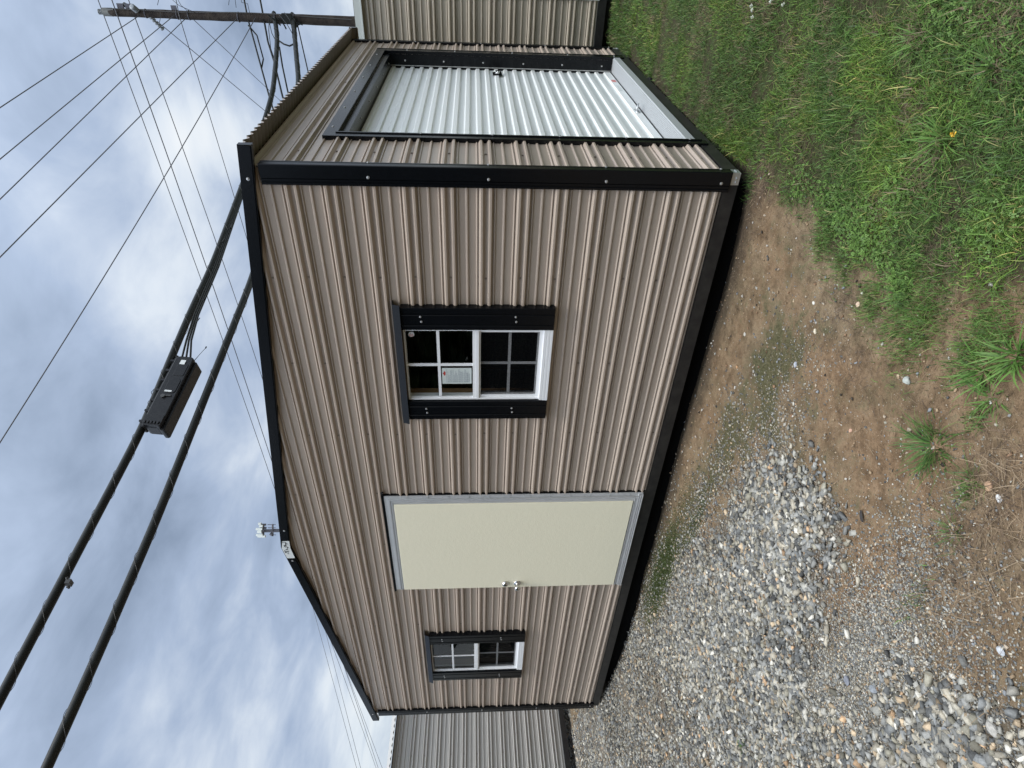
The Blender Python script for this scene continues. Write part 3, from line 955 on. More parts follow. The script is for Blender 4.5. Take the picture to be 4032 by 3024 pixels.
# ---------------- windows
def window(ox, far_face=False, R=None, sticker='round', paper=False, lab=None):
    """front window whose white frame spans x -1.503..-.950 (+ox)"""
    x0, x1, z0, z1 = W1[0] + ox, W1[1] + ox, W1[2], W1[3]
    f = MB()
    # outer vinyl frame
    f.box((x0, -.030, z0 + .055), (x0 + .012, .03, z1)); f.box((x1 - .012, -.030, z0 + .055), (x1, .03, z1))
    f.box((x0 + .012, -.030, z1 - .008), (x1 - .012, .03, z1))
    # stepped sill
    f.box((x0, -.044, z0), (x1, .03, z0 + .016)); f.box((x0, -.040, z0 + .016), (x1, .03, z0 + .0185)); f.box((x0, -.043, z0 + .0185), (x1, .03, z0 + .034))
    f.box((x0, -.038, z0 + .034), (x1, .03, z0 + .037)); f.box((x0, -.041, z0 + .037), (x1, .03, z0 + .055))
    win = f.build('window', M_VINYL, shed, label=lab, bevel=.0015)
    xi0, xi1 = x0 + .012, x1 - .012
    zm = 1.393
    s = MB()
    s.box((xi0, -.024, zm - .004), (xi1, .0, zm + .017)); s.box((xi0, -.030, zm - .022), (xi1, .0, zm - .007)); s.box((xi0, -.026, zm - .0065), (xi1, .0, zm - .0045))
    s.box((xi0, -.018, zm + .017), (xi0 + .004, .0, z1 - .008)); s.box((xi1 - .004, -.018, zm + .017), (xi1, .0, z1 - .008))
    s.build('upper_sash', M_VINYL, win)
    s = MB()
    s.box((xi0, -.016, z0 + .055), (xi0 + .018, -.004, zm - .022)); s.box((xi1 - .018, -.016, z0 + .055), (xi1, -.004, zm - .022))
    s.box((xi0 + .018, -.016, z0 + .055), (xi1 - .018, -.004, z0 + .078)); s.box((xi0 + .018, -.016, zm - .034), (xi1 - .018, -.004, zm - .022))
    s.build('screen_frame', M_VINYL, win)
    xm = (x0 + x1) / 2; zu = 1.622
    s = MB()
    s.box((xm - .009, -.0185, zm + .017), (xm + .009, -.0105, z1 - .008)); s.box((xi0 + .010, -.0175, zu - .009), (xm - .009, -.0115, zu + .009)); s.box((xm + .009, -.0175, zu - .009), (xi1 - .010, -.0115, zu + .009))
    s.build('muntins', M_VINYL, win)
    zl = (z0 + .078 + zm - .034) / 2
    s = MB()
    s.box((xm - .009, .002, z0 + .06), (xm + .009, .008, zm - .02)); s.box((xi0, .003, zl - .009), (xm - .009, .007, zl + .009)); s.box((xm + .009, .003, zl - .009), (xi1, .007, zl + .009))
    s.box((xi0, .001, z0 + .056), (xi0 + .022, .02, zm - .02)); s.box((xi1 - .022, .001, z0 + .056), (xi1, .02, zm - .02)); s.box((xi0 + .022, .001, z0 + .056), (xi1 - .022, .02, z0 + .088))
    s.build('lower_sash', M_VINYL, win)
    MB().quad((xi0, -.014, zm + .01), (xi1, -.014, zm + .01), (xi1, -.014, z1 - .02), (xi0, -.014, z1 - .02)).build('upper_pane', M_GLASS, win)
    MB().quad((xi0, .005, z0 + .055), (xi1, .005, z0 + .055), (xi1, .005, zm), (xi0, .005, zm)).build('lower_pane', M_GLASS, win)
    MB().quad((xi0 + .005, -.010, z0 + .06), (xi1 - .005, -.010, z0 + .06), (xi1 - .005, -.010, zm - .024), (xi0 + .005, -.010, zm - .024)).build('insect_screen', M_SCREEN, win)
    # shutters: folded black trim
    for k, (a, b_) in enumerate(((x1 + .004, x1 + .157), (x0 - .157, x0 - .004))):
        m_ = MB()
        w_ = b_ - a
        pr = [(0, .0), (0, .046), (.004, .050), (.030, .050), (.034, .044), (.040, .044), (.044, .050), (w_ - .050, .050), (w_ - .046, .044), (w_ - .040, .044), (w_ - .036, .050), (w_ - .004, .050), (w_, .046), (w_, 0)]
        if k == 1:
            pr = [(w_ - q, h) for q, h in pr]
        top_, bot_ = 1.834, .918 if k == 0 else .920
        pts = [(a + q, -h) for q, h in pr]
        n = len(pts)
        m_.add([(p[0], p[1], bot_) for p in pts] + [(p[0], p[1], top_) for p in pts], [(i, i + 1, n + i + 1, n + i) for i in range(n - 1)] + [tuple(range(n)), tuple(range(2 * n - 1, n - 1, -1))])
        cx_ = (a + b_) / 2 + .002
        for z in (1.715, 1.150):
            for dx in (-.017, .017):
                m_.screw((cx_ + dx, -.050, z + dx * .12), (0, -1, 0), .0048, .0045, 1)
        m_.build('shutter', [M_BLACK, M_SCREW], win)
    # head flashing
    m_ = MB()
    prf = [(0, .002), (.050, .0), (.064, -.042), (.061, -.043), (.047, -.004), (0, -.002)]
    m_.extrude([(p, q) for p, q in prf], (x0 - .185, 0, 1.876), (x1 + .182, 0, 1.876), (0, -1, 0), (0, 0, 1))
    m_.build('head_flashing', M_BLACK, win)
    if sticker == 'round':
        m_ = MB(); c = (xi1 - .036, -.0150, 1.782)
        m_.tube([c, (c[0], c[1] - .0005, c[2])], .0185, 24, True)
        st_ = m_.build('round_sticker', M_PAPER, win)
        m_ = MB()
        for i, dz in enumerate((-.012, -.007, -.002, .003)):
            hw = math.sqrt(max(.0165 ** 2 - dz ** 2, 0))
            m_.box((c[0] - hw, c[1] - .0010, c[2] + dz - .001), (c[0] + hw * (.9 if i % 2 else .1), c[1] - .0007, c[2] + dz + .0012))
        m_.box((c[0] - .010, c[1] - .0010, c[2] + .008), (c[0] + .004, c[1] - .0007, c[2] + .013))
        m_.build('sticker_print', M_PINK, win)
    else:
        m_ = MB(); c = (xi1 - .030, -.0150, 1.765)
        m_.tube([c, (c[0], c[1] - .0005, c[2])], .012, 14, True)
        m_.add([(c[0] - .004, c[1] - .0004, c[2] + .005), (c[0] + .010, c[1] - .0004, c[2] + .006), (c[0] + .006, c[1] - .0004, c[2] + .030)], [(0, 1, 2)])
        m_.build('torn_sticker', M_PAPER, win)
    if paper:
        pa = MB(); px0, px1, pz0, pz1 = -1.381, -1.254, 1.418, 1.606
        pa.box((px0, -.0158, pz0), (px1, -.0152, pz1))
        pa.build('paper_label', M_PAPER, win)
        ink = MB()
        z = pz1 - .030; i = 0
        r_ = random.Random(5)
        while z > pz0 + .008:
            wd = .105 if i % 7 in (0, 6) else r_.uniform(.05, .100)
            x_ = px1 - .010 - wd if r_.random() < .5 else px0 + .010
            th = .0016 if z > pz0 + .022 else .0030
            # broken into words
            xx = px0 + .011; xe = xx + wd
            while xx < xe:
                wl = r_.uniform(.006, .018)
                ink.box((xx, -.0162, z), (min(xx + wl, xe), -.0160, z + th)); xx += wl + .003
            z -= .0052 if i % 6 else .0082
            i += 1
        ink.build('label_print', M_BLUEINK, win)
        rd = MB()
        rd.add([(px1 - .043 + .018 * math.cos(t_), -.0163, pz1 - .016 + .007 * math.sin(t_)) for t_ in np.linspace(0, 2 * math.pi, 15)[:-1]], [tuple(range(14))])
        rd.add([(px1 - .051, -.0163, pz1 - .012), (px1 - .035, -.0163, pz1 - .012), (px1 - .043, -.0163, pz1 - .003)], [(0, 1, 2)])
        rd.build('label_emblem', M_RED, win)
    return win

window(0, sticker='round', paper=True, lab='near white window with black shutters and a paper label on its glass')
window(OFF2, sticker='torn', lab='far white window with black shutters left of the cream door')

# window in the far end wall, seen only through the glass
f = MB()
xw = -WD
for (y0_, y1_, z0_, z1_) in ((.42, .97, .918, .955), (.42, .97, 1.80, 1.829), (.42, .45, .955, 1.80), (.94, .97, .955, 1.80), (.45, .94, 1.36, 1.40), (.687, .703, .955, 1.80)):
    f.box((xw - .03, y0_, z0_), (xw + .03, y1_, z1_))
w3 = f.build('window', M_VINYL, shed, label='small window in the end wall, seen through the far front window')
MB().quad((xw, .45, .95), (xw, .94, .95), (xw, .94, 1.81), (xw, .45, 1.81)).build('pane', M_DKGLASS, w3)

# ---------------- roll-up door
REC = -.112
ru = MB()
z = .150
zs = [(z, 0)]
prof = []
zt_ = 2.172
PITS = .0828
k = 0
while z < zt_ + .02:
    prof += [(z, 0.0), (z + .028, 0.0), (z + .036, .014), (z + .062, .014), (z + .072, .0)]
    z += PITS
o = len(ru.v)
for zz, h in prof:
    # a faint bow over the width like a real hanging sheet
    for j in range(9):
        yy = .47 + (2.915 + .02 - .47) * j / 8
        ru.v.append((REC + h - .004 * math.sin(math.pi * j / 8), yy, zz))
for i in range(len(prof) - 1):
    for j in range(8):
        a = o + i * 9 + j
        ru.f.append((a, a + 1, a + 10, a + 9)); ru.m.append(0)
ru = ru.build('roll_up_door', M_CURTAIN, shed, label='silver corrugated roll-up door recessed in black trim')
# jambs and header, black
jb = MB()
# far jamb: face on wall + reveal
jb.box((.001, 2.915, .045), (.026, 3.001, 2.246)); jb.box((REC - .03, 2.917, .10), (.0, 2.925, 2.18))
jb.box((.026, 2.990, .045), (.029, 3.001, 2.246))
jb.box((REC + .020, 2.910, .152), (REC + .026, 2.9165, 2.13), 1)
for zz in (.24, .60, .95, 1.31, 1.66, 2.00):
    jb.screw((REC * .45, 2.9168, zz), (0, -1, 0), .005, .004, 1)
for zz in (.13, .55, 1.05, 1.56, 1.98):
    jb.screw((.026, 2.955, zz), (1, 0, 0), .005, .004, 1)
jb.build('door_jamb', [M_BLACK, M_SCREW], ru)
jb = MB()
jb.box((.001, .448, .035), (.026, .512, 2.246)); jb.box((REC - .03, .492, .10), (.0, .500, 2.18)); jb.box((.026, .500, .06), (.032, .512, 2.18))
for zz in (.13, .51, .90, 1.29, 1.70):
    jb.screw((.0315, .506, zz), (1, 0, 0), .005, .004, 1)
jb.build('door_jamb', [M_BLACK, M_SCREW], ru)
jb = MB()
jb.box((.001, .5125, 2.172), (.0255, 2.9145, 2.246)); jb.box((REC - .03, .50, 2.128), (-.0, 2.915, 2.136)); jb.box((-.006, .50, 2.136), (.0, 2.915, 2.1715))
for yy in np.arange(.62, 2.9, .42):
    jb.screw((.0255, yy, 2.215), (1, 0, 0), .005, .004, 1)
    jb.screw((-.05, yy + .05, 2.128), (0, 0, -1), .005, .004, 1)
jb.build('door_header', [M_BLACK, M_SCREW], ru)
# ribbed aluminium threshold plate
th = MB()
n = 11
for i in range(n):
    x = REC + .014 + .0103 * i
    th.add([(x, .501, .1436), (x + .0022, .501, .1490), (x + .0040, .501, .1490), (x + .0062, .501, .1436), (x, 2.914, .1436), (x + .0022, 2.914, .1490), (x + .0040, 2.914, .1490), (x + .0062, 2.914, .1436)],
           [(0, 1, 5, 4), (1, 2, 6, 5), (2, 3, 7, 6), (0, 3, 2, 1), (4, 5, 6, 7)])
th.box((REC - .01, .5005, .120), (.012, 2.9145, .1435))
th.box((.012, .513, .088), (.0225, 2.9145, .1405))
th.build('threshold_plate', M_THR, ru)
bb = MB(); bb.box((REC + .0, .502, .1470), (REC + .018, 2.908, .158)); bb.build('bottom_seal', M_BLACK, ru)
bs = MB(); bs.box((REC - .002, .502, .160), (REC + .016, 2.908, .215)); bs.build('bottom_bar', M_CURTAIN, ru)
# sliding latch by the far jamb
p = on(1300 + .6329 * 1040, .6329 * 458, 0, REC + .02)
lt = MB()
y_, z_ = p[1], p[2]
lt.box((REC + .012, y_ - .035, z_ - .040), (REC + .020, y_ + .050, z_ + .040))
lt.box((REC + .020, y_ - .020, z_ - .012), (REC + .034, y_ + .065, z_ + .012), 1)
lt.box((REC + .020, y_ - .030, z_ + .018), (REC + .030, y_ + .02, z_ + .030)); lt.box((REC + .020, y_ + .00, z_ - .034), (REC + .032, y_ + .04, z_ - .020))
lt.tube([(REC + .03, y_ - .028, z_ - .02), (REC + .045, y_ - .045, z_ - .002), (REC + .03, y_ - .040, z_ + .015)], .004, 6, True, 1)
lt.build('latch', [M_BLACK, M_CHROME], ru)
# pull handle on the bottom bar
p = on(1300 + .6329 * 1885, .6329 * 680, 0, REC + .03)
ph = MB(); y_, z_ = p[1], .19
ph.box((REC + .016, y_ - .05, z_ - .014), (REC + .022, y_ + .05, z_ + .016))
ph.tube([(REC + .02, y_ - .03, z_ + .006), (REC + .045, y_ - .034, z_ + .012), (REC + .066, y_ - .02, z_ + .006), (REC + .066, y_ + .012, z_ - .002), (REC + .04, y_ + .022, z_ - .004), (REC + .02, y_ + .022, z_ - .004)], .006, 8)
ph.build('pull_handle', M_GALV, ru, smooth=True)
# small label strip by the bottom bar
lb = MB(); lb.box((REC + .0162, 2.20, .170), (REC + .0168, 2.42, .212), 0); lb.box((REC + .0169, 2.52, .170), (REC + .0174, 2.60, .208), 1); lb.box((REC + .0162, 2.51, .168), (REC + .0168, 2.61, .210), 0)
for i in range(9):
    lb.box((REC + .0169, 2.215 + i * .02, .180 + (i % 3) * .006), (REC + .0173, 2.225 + i * .02, .198), 2)
lb.build('warning_label', [M_WHITE, M_PINK, M_LTTRIM], ru)

# ------------------------------------------------------------------ neighbour sheds
bk = thing('storage_shed', 'beige ribbed shed with pale trim, standing behind the shed with the roll-up door', 'shed', (-.5, 3.94, 0))
YB = 3.94
mb = MB()
siding(mb, (0, YB, 0), (1, 0, 0), (0, -1, 0), -3.2, .42, .152, 2.50, None, [], zc0=.205, screws=[-.25, -.86])
mb.build('front_wall', [M_BEIGE, M_TANSCREW], bk)
mb = MB()
siding(mb, (.42, YB, 0), (0, 1, 0), (1, 0, 0), 0, 6.0, .152, 2.50, None, [], zc0=.205)
mb.build('side_wall', [M_BEIGE, M_TANSCREW], bk)
mb = MB()
siding(mb, (-3.2, YB, 0), (0, 1, 0), (-1, 0, 0), 0, 6.0, .152, 2.50, None, [], zc0=.205)
mb.build('side_wall', [M_BEIGE, M_TANSCREW], bk)
mb = MB(); mb.box((-3.24, YB - .05, 2.492), (.50, YB + .01, 2.560)); mb.box((-3.24, YB - .056, 2.484), (.50, YB - .05, 2.494)); mb.build('fascia', M_LTTRIM, bk)
mb = MB()
for i in range(2):
    pass
mb.add([(-3.26, YB - .05, 2.562), (.51, YB - .05, 2.562), (.51, YB + 6.1, 2.562), (-3.26, YB + 6.1, 2.562), (-1.41, YB - .05, 2.565), (-1.41, YB + 6.1, 2.565)],
       [(0, 4, 5, 3), (4, 1, 2, 5)])
mb.build('roof', M_LTTRIM, bk)
mb = MB(); mb.box((.347, YB - .026, .145), (.446, YB - .020, 2.484)); mb.box((.440, YB - .020, .145), (.446, YB + .08, 2.484)); mb.build('corner_trim', M_LTTRIM, bk)
mb = MB(); mb.box((-3.2, YB - .012, .070), (.45, YB + .03, .151)); mb.box((.42, YB + .03, .070), (.45, YB + 6, .151)); mb.build('base_rail', M_BASE, bk)
for yy in (YB + .4, YB + 3, YB + 5.5):
    MB().box((-3.1, yy, -.12), (.3, yy + .1, .068)).build('skid', M_BASE, bk)

# grey shed on the left: its long side runs away from us
P0 = np.array([-9.32, 1.325, 0.0]); DU = np.array([-.146, .989, 0.0]); NU = np.array([.989, .146, 0.0])
gs = thing('storage_shed', 'grey ribbed shed at the left edge, standing on blocks beyond the gravel', 'shed', tuple(P0))
mb = MB()
siding(mb, P0, DU, NU, -2.6, 4.6, .036, 2.66, None, [], zc0=.10 + .07, screws=[-1.2, -.6, 0, .6, 1.2])
mb.build('side_wall', [M_GREY, M_TANSCREW], gs)
mb = MB()
siding(mb, P0 + DU * -2.6, -NU, -DU, 0, 3.0, .036, 2.66, None, [], zc0=.17)
mb.build('end_wall', [M_GREY, M_TANSCREW], gs)
mb = MB()
siding(mb, P0 + DU * 4.6, -NU, DU, 0, 3.0, .036, 2.66, None, [], zc0=.17)
mb.build('end_wall', [M_GREY, M_TANSCREW], gs)
mb = MB()
ns = int(7.4 / .2 * 8)
ss = np.linspace(-2.7, 4.7, ns + 1)
o = 0
GSL = .150
for s_ in ss:
    h = .010 * math.cos(2 * math.pi * s_ / .1)
    p = P0 + DU * s_ + NU * .13; q = P0 + DU * s_ - NU * 3.0
    mb.v.append((p[0], p[1], 2.672 + h)); mb.v.append((q[0], q[1], 2.672 + 3.13 * GSL + h))
for i in range(ns):
    mb.f.append((2 * i, 2 * i + 2, 2 * i + 3, 2 * i + 1)); mb.m.append(0)
mb.build('roof', M_GREY, gs, smooth=True)
c0 = P0 + DU * -2.6; c1 = P0 + DU * 4.6
R3 = np.array([NU, DU, [0, 0, 1]]).T
mb = MB(); mb.box((-.03, -2.6, -.048), (.014, 4.6, .035), 0, R3, P0); mb.build('base_rail', M_BASE, gs)
mb = MB(); mb.box((-.02, -2.6, 2.655), (.012, 4.6, 2.668), 0, R3, P0); mb.build('eave_closure', M_BLACK, gs)
for s_ in (-2.2, .6, 2.6, 4.2):
    mb = MB(); mb.box((-2.9, s_, -.17), (-.12, s_ + .12, -.05), 0, R3, P0); mb.build('skid', M_BASE, gs)

# ------------------------------------------------------------------ utility pole
ptop = atz(415, 47, 12.0); pbot = atz(1395, 85, 12.0)
dirp = (pbot - ptop) / np.linalg.norm(pbot - ptop)
pend = ptop + dirp * ((-.3 - ptop[2]) / dirp[2])
pole = thing('utility_pole', 'dark wooden utility pole carrying wires and cables above the sheds', 'utility pole', (pend[0], pend[1], -.15))
mb = MB()
pts = []; rr = []
r_ = random.Random(2)
for i in range(40):
    t_ = i / 39
    p = ptop + (pend - ptop) * t_
    pts.append(p + np.array([r_.uniform(-.004, .004), r_.uniform(-.004, .004), 0])); rr.append((.070 + .040 * t_) * (1 + r_.uniform(-.02, .02)))
mb.tube(pts, rr, 18)
mb.build('shaft', M_POLE, pole, smooth=True)
PAX = lambda x: ptop + (pbot - ptop) * ((x - 415) / 980)     # point on the axis by photo column
side = rt * 1.0
tow = -fw
mb = MB(); c = PAX(410)
mb.tube([c + np.array([0, 0, -.16]), c + np.array([0, 0, .012])], [.076, .073], 18)
mb.box(c + tow * .06 + side * -.03 + np.array([0, 0, -.22]), c + tow * .085 + side * .03 + np.array([0, 0, -.02]))
mb.build('metal_cap', mat('weathered_cap', (.16, .165, .16), .6, .3), pole)
def insulator(c, ax, L_=.16, r=.05, nm='insulator'):
    m_ = MB(); prof = []
    k = 5
    for i in range(k):
        h = L_ * i / k
        prof += [(h, r * .45), (h + L_ * .05, r), (h + L_ * .12, r), (h + L_ * .15, r * .45)]
    lathe(m_, c, np.array(ax) / np.linalg.norm(ax), prof, 12)
    return m_.build(nm, M_INSUL, pole, smooth=True)
insulator(PAX(416) , (0, 0, 1), .14, .05)
insulator(PAX(550) + tow * .09 + side * .0, tow + np.array([0, 0, .15]), .14, .055)
insulator(PAX(590) - side * .05, atz(626, 90, 12.2) - PAX(590), .34, .04)
insulator(PAX(484) + side * .10, (rt * .2 + np.array([0, 0, 1])), .10, .04)
insulator(PAX(505) + side * .12, (rt * .5 + np.array([0, 0, 1])), .10, .045)
for xx, hh_ in ((480, .06), (515, .07), (690, .05)):
    c = PAX(xx); MB().box(c + side * .05 + tow * .02 + np.array([0, 0, -hh_]), c + side * .14 + tow * .07 + np.array([0, 0, hh_])).build('bracket', M_TOWER, pole)
for xx in (575, 700, 745, 940, 1085, 1160):
    c = PAX(xx); MB().tube([c + np.array([0, 0, .006]), c + np.array([0, 0, -.006])], .079 + .000026 * (xx - 415), 18).build('band', M_TOWER, pole)
mb = MB()
c = PAX(1140)
for i in range(9):
    a = c - side * r_.uniform(.02, .16) + tow * .1 + np.array([0, 0, r_.uniform(-.18, .22)])
    mb.tube([a, a + np.array([r_.uniform(-.1, .1), 0, r_.uniform(-.14, .14)]), a + np.array([r_.uniform(-.14, .1), 0, r_.uniform(-.2, .1)])], .014, 6)
mb.box(c - side * .15 + tow * .08 + np.array([0, 0, -.09]), c + side * .02 + tow * .16 + np.array([0, 0, .09]))
mb.build('cable_clamps', M_CABLE, pole)
for k_, pts_ in enumerate(([(940, -40, .1), (952, 10, .25), (975, 14, .2), (985, 60, .1)], [(900, 20, .1), (905, -20, .3), (925, -8, .2), (930, 30, .1)], [(620, 20, .1), (628, -15, .25), (640, -30, .3)], [(632, 55, .15), (630, 80, .3), (626, 92, .3)],
        [(1075, 60, .15), (1062, 95, .3), (1070, 130, .3), (1088, 165, .2)], [(1100, 60, .15), (1130, 95, .3), (1150, 130, .3), (1160, 170, .2)], [(1120, 50, .15), (1142, 80, .4), (1150, 115, .35), (1152, 150, .2)], [(1060, 75, .2), (1058, 120, .3), (1066, 190, .2), (1086, 250, .1)],
        [(690, -20, .2), (712, 20, .3), (735, 40, .2), (740, 60, .1)], [(680, 0, .2), (705, 22, .3), (770, 50, .1)])):
    mb = MB(); P_ = [atz(a_, b2_, 11.9 - c_) for a_, b2_, c_ in pts_]
    mb.tube(P_, .007 if k_ > 3 and k_ < 8 else .005, 5); mb.build('lead_wire', M_CABLE, pole, smooth=True)
mb = MB()
g0 = PAX(1000); mb.tube([PAX(430) + tow * .1 + side * .02, PAX(700) + tow * .105 - side * .01, PAX(1000) + tow * .11 + side * .03, PAX(1390) + tow * .115 - side * .03], .006, 5)
mb.build('ground_wire', M_LASH, pole)


def wire(pts3, r, label, mat_=M_WIRE, sag=.0, nm='power_line', cat='cable', group=None, n=14, sides=5):
    pts3 = [np.array(p, float) for p in pts3]
    out = []
    for a, b_ in zip(pts3[:-1], pts3[1:]):
        for i in range(n):
            t_ = i / n
            p = a + (b_ - a) * t_
            p = p - np.array([0, 0, sag * 4 * t_ * (1 - t_)])
            out.append(p)
    out.append(pts3[-1])
    m_ = MB(); m_.tube(out, r, sides)
    o_ = m_.build(nm, mat_, None, smooth=True)
    tag(o_, label, cat, group)
    return o_


def ext(a, b_, t_):
    return a + (b_ - a) * t_


GW = 'overhead wires strung from the utility pole'
def through(x0, y0, z0, x1, y1, h, t0, t1):
    """wire through the pole-side pixel at depth z0 and the far pixel at height h"""
    a = atz(x0, y0, z0); b_ = on(x1, y1, 2, h)
    return [ext(a, b_, t0), a, b_, ext(a, b_, t1)]
wire(through(386, 0, 11.9, 1079, 1918, 8.0, -.12, 3.0), .009, 'thin power wire over the very top of the pole, running off behind the shed roof', sag=.05, group=GW)
wire(through(440, 0, 11.8, 1070, 1816, 7.9, -.12, 3.0), .011, 'second thin power wire from the pole top, just under the topmost one', sag=.05, group=GW)
wire(through(506, 0, 11.9, 1038, 1506, 7.8, -.12, 3.0), .009, 'third thin power wire below the pole top, running off behind the shed roof', sag=.05, group=GW)
wire([atz(693, 0, 12.0), atz(706, 63, 11.9), atz(829, 468, 13.6), atz(927, 791, 15.4), atz(975, 950, 16.5)], .008, 'thin kinked wire from a strap a third of the way down the pole', n=4, group=GW)
wire([atz(551, 60, 11.9), on(0, 424, 2, 8.0), ext(atz(551, 60, 11.9), on(0, 424, 2, 8.0), 2.5)], .008, 'thin wire from the white pin insulator crossing the sky above all the others', group=GW)
wire([atz(687, 60, 11.9), on(0, 627, 2, 7.9), ext(atz(687, 60, 11.9), on(0, 627, 2, 7.9), 2.5)], .008, 'thin overhead wire leaving the pole beside the kinked strap wire, higher of the close pair', group=GW)
wire([atz(734, 70, 11.9), on(0, 785, 2, 7.7), ext(atz(734, 70, 11.9), on(0, 785, 2, 7.7), 2.5)], .008, 'thin overhead wire leaving the pole just under its twin, lower of the close pair', group=GW)
wire([atz(934, 73, 11.9), on(0, 1013, 2, 7.0), ext(atz(934, 73, 11.9), on(0, 1013, 2, 7.0), 2.5)], .008, 'thin overhead wire from the middle of the pole towards the camera', group=GW)
pa_ = atz(1006, 70, 11.9); pb_ = on(0, 1614, 2, 7.6); pc_ = ext(pa_, pb_, 2.0)
wire([pa_, ext(pa_, pb_, 1.999)], .008, 'lowest thin wire towards the camera, crossing over every power wire', sag=.26, group=GW, n=30)
wire([atz(626, 90, 12.2), atz(1044, 437, 16), atz(1200, 567, 18.2)], .008, 'thin wire from the long grey strain insulator down behind the shed roof', group=GW)
wire([atz(747, 63, 12.0), atz(1038, 335, 16), atz(1200, 487, 18.5)], .007, 'thin slanting wire under the strain insulator wire, going behind the shed roof', group=GW)
wire([atz(950, -60, 12.0), atz(975, 70, 12.0), atz(1060, 380, 11.5), atz(1140, 640, 11.2)], .016, 'black service cable between the thin wires and the first thick cable, dropping behind the eave', M_CABLE, group=GW, n=6, sides=6)
wire([atz(978, 100, 12.0), atz(1012, 140, 11.9), atz(1037, 232, 11.8), atz(1030, 268, 11.7)], .014, 'short slack loop hanging off the black service cable', M_CABLE, nm='cable_loop', n=6, sides=6)
wire([atz(1015, -50, 12.0), atz(1038, 70, 12.0), atz(1055, 165, 11.9), atz(1080, 245, 11.8), atz(1110, 370, 11.5), atz(1160, 560, 11.2)], .018, 'black cable crossing behind the first thick cable beside the pole', M_CABLE, group=GW, n=6, sides=6)
wire([atz(1100, 185, 11.9), atz(1112, 260, 11.8), atz(1132, 355, 11.6), atz(1170, 520, 11.3)], .016, 'short black cable between the two thick cables near the eave', M_CABLE, group=GW, n=6, sides=6)
wire([atz(1171, 95, 11.9), atz(1190, 180, 11.8), atz(1212, 278, 11.6), atz(1260, 470, 11.3)], .012, 'thin dark cable under the second thick cable beside the pole', M_CABLE, group=GW, n=6, sides=6)
wire([atz(1097, 160, 11.7), atz(1118, 174, 11.6), atz(1140, 181, 11.6), atz(1160, 172, 11.6)], .016, 'sagging black jumper loop joining the two thick cables by the pole', M_CABLE, nm='cable_loop', n=6, sides=6)
for x0, y0, x1, y1, lab in ((1237, 2411, 1404, 3024, 'faint distant wire above the left end of the shed roof, highest of three'), (1288, 2512, 1420, 3024, 'faint distant wire left of the shed peak, middle one of three'), (1381, 2690, 1505, 3024, 'faint distant wire meeting the low end of the shed roof, lowest of three')):
    a = atz(x0, y0, 40); b_ = atz(x1, y1, 34)
    wire([ext(a, b_, -1.2), a, b_, ext(a, b_, 1.5)], .012, lab, group='faint distant wires at the left')

# ---------------- the two thick lashed cables
zT = lambda y: 1 / (1 / 12 + (max(y, 76) - 76) / 2676 * (1 / 4.8 - 1 / 12))
def thick(px, r0, label, second=None, lashp=.42):
    P3 = [atz(x, y, zT(y)) for x, y in px]
    # smooth path
    pts = []
    for i in range(len(P3) - 1):
        n_ = max(2, int(np.linalg.norm(P3[i + 1] - P3[i]) / .12))
        for k in range(n_):
            pts.append(P3[i] + (P3[i + 1] - P3[i]) * k / n_)
    pts.append(P3[-1])
    pts = np.array(pts)
    for _ in range(6):
        pts[1:-1] = (pts[:-2] + pts[1:-1] * 2 + pts[2:]) / 4
    root = thing('aerial_cable', label, 'cable', tuple(pts[0]))
    m_ = MB(); m_.tube(pts, r0, 14); m_.build('sheath', M_CABLE, root, smooth=True)
    # strand above
    off = np.array([0, 0, r0 * .9])
    m_ = MB(); m_.tube(pts + off, r0 * .22, 6); m_.tube(pts + off * .2 + rt * r0 * .75, r0 * .35, 6)
    m_.build('support_strand', M_CABLE, root, smooth=True)
    # lashing wire helix
    d = np.r_[0, np.cumsum(np.linalg.norm(np.diff(pts, axis=0), axis=1))]
    s_ = np.arange(0, d[-1], .03)
    q = np.stack([np.interp(s_, d, pts[:, i]) for i in range(3)], 1)
    tq = np.gradient(q, axis=0); tq /= np.linalg.norm(tq, axis=1)[:, None]
    a = np.cross(tq, np.array([0, 0, 1.0])); a /= np.linalg.norm(a, axis=1)[:, None]; b2 = np.cross(a, tq)
    ph_ = 2 * math.pi * s_ / lashp
    hel = q + (a * np.cos(ph_)[:, None] + b2 * np.sin(ph_)[:, None]) * (r0 * 1.16)
    m_ = MB(); m_.tube(hel, .0022, 4); m_.build('lashing_wire', M_LASH, root, smooth=True)
    return root, pts
T1, p1 = thick([(1078, 50), (1082, 76), (1090, 120), (1092, 158), (1086, 250), (1076, 354), (1054, 437), (1020, 545), (949, 747), (835, 1050), (750, 1230), (666, 1430), (560, 1690), (411, 1974), (205, 2363), (0, 2752), (-420, 3550)], .040,
               'upper thick black cable bundle that carries the splice box')
T2, p2 = thick([(1150, 55), (1158, 82), (1161, 146), (1168, 230), (1177, 316), (1165, 440), (1110, 700), (994, 1095), (614, 2050), (400, 2545), (184, 3024), (-100, 3650)], .040,
               'lower thick black cable spiralled with lashing wire, below the splice box')
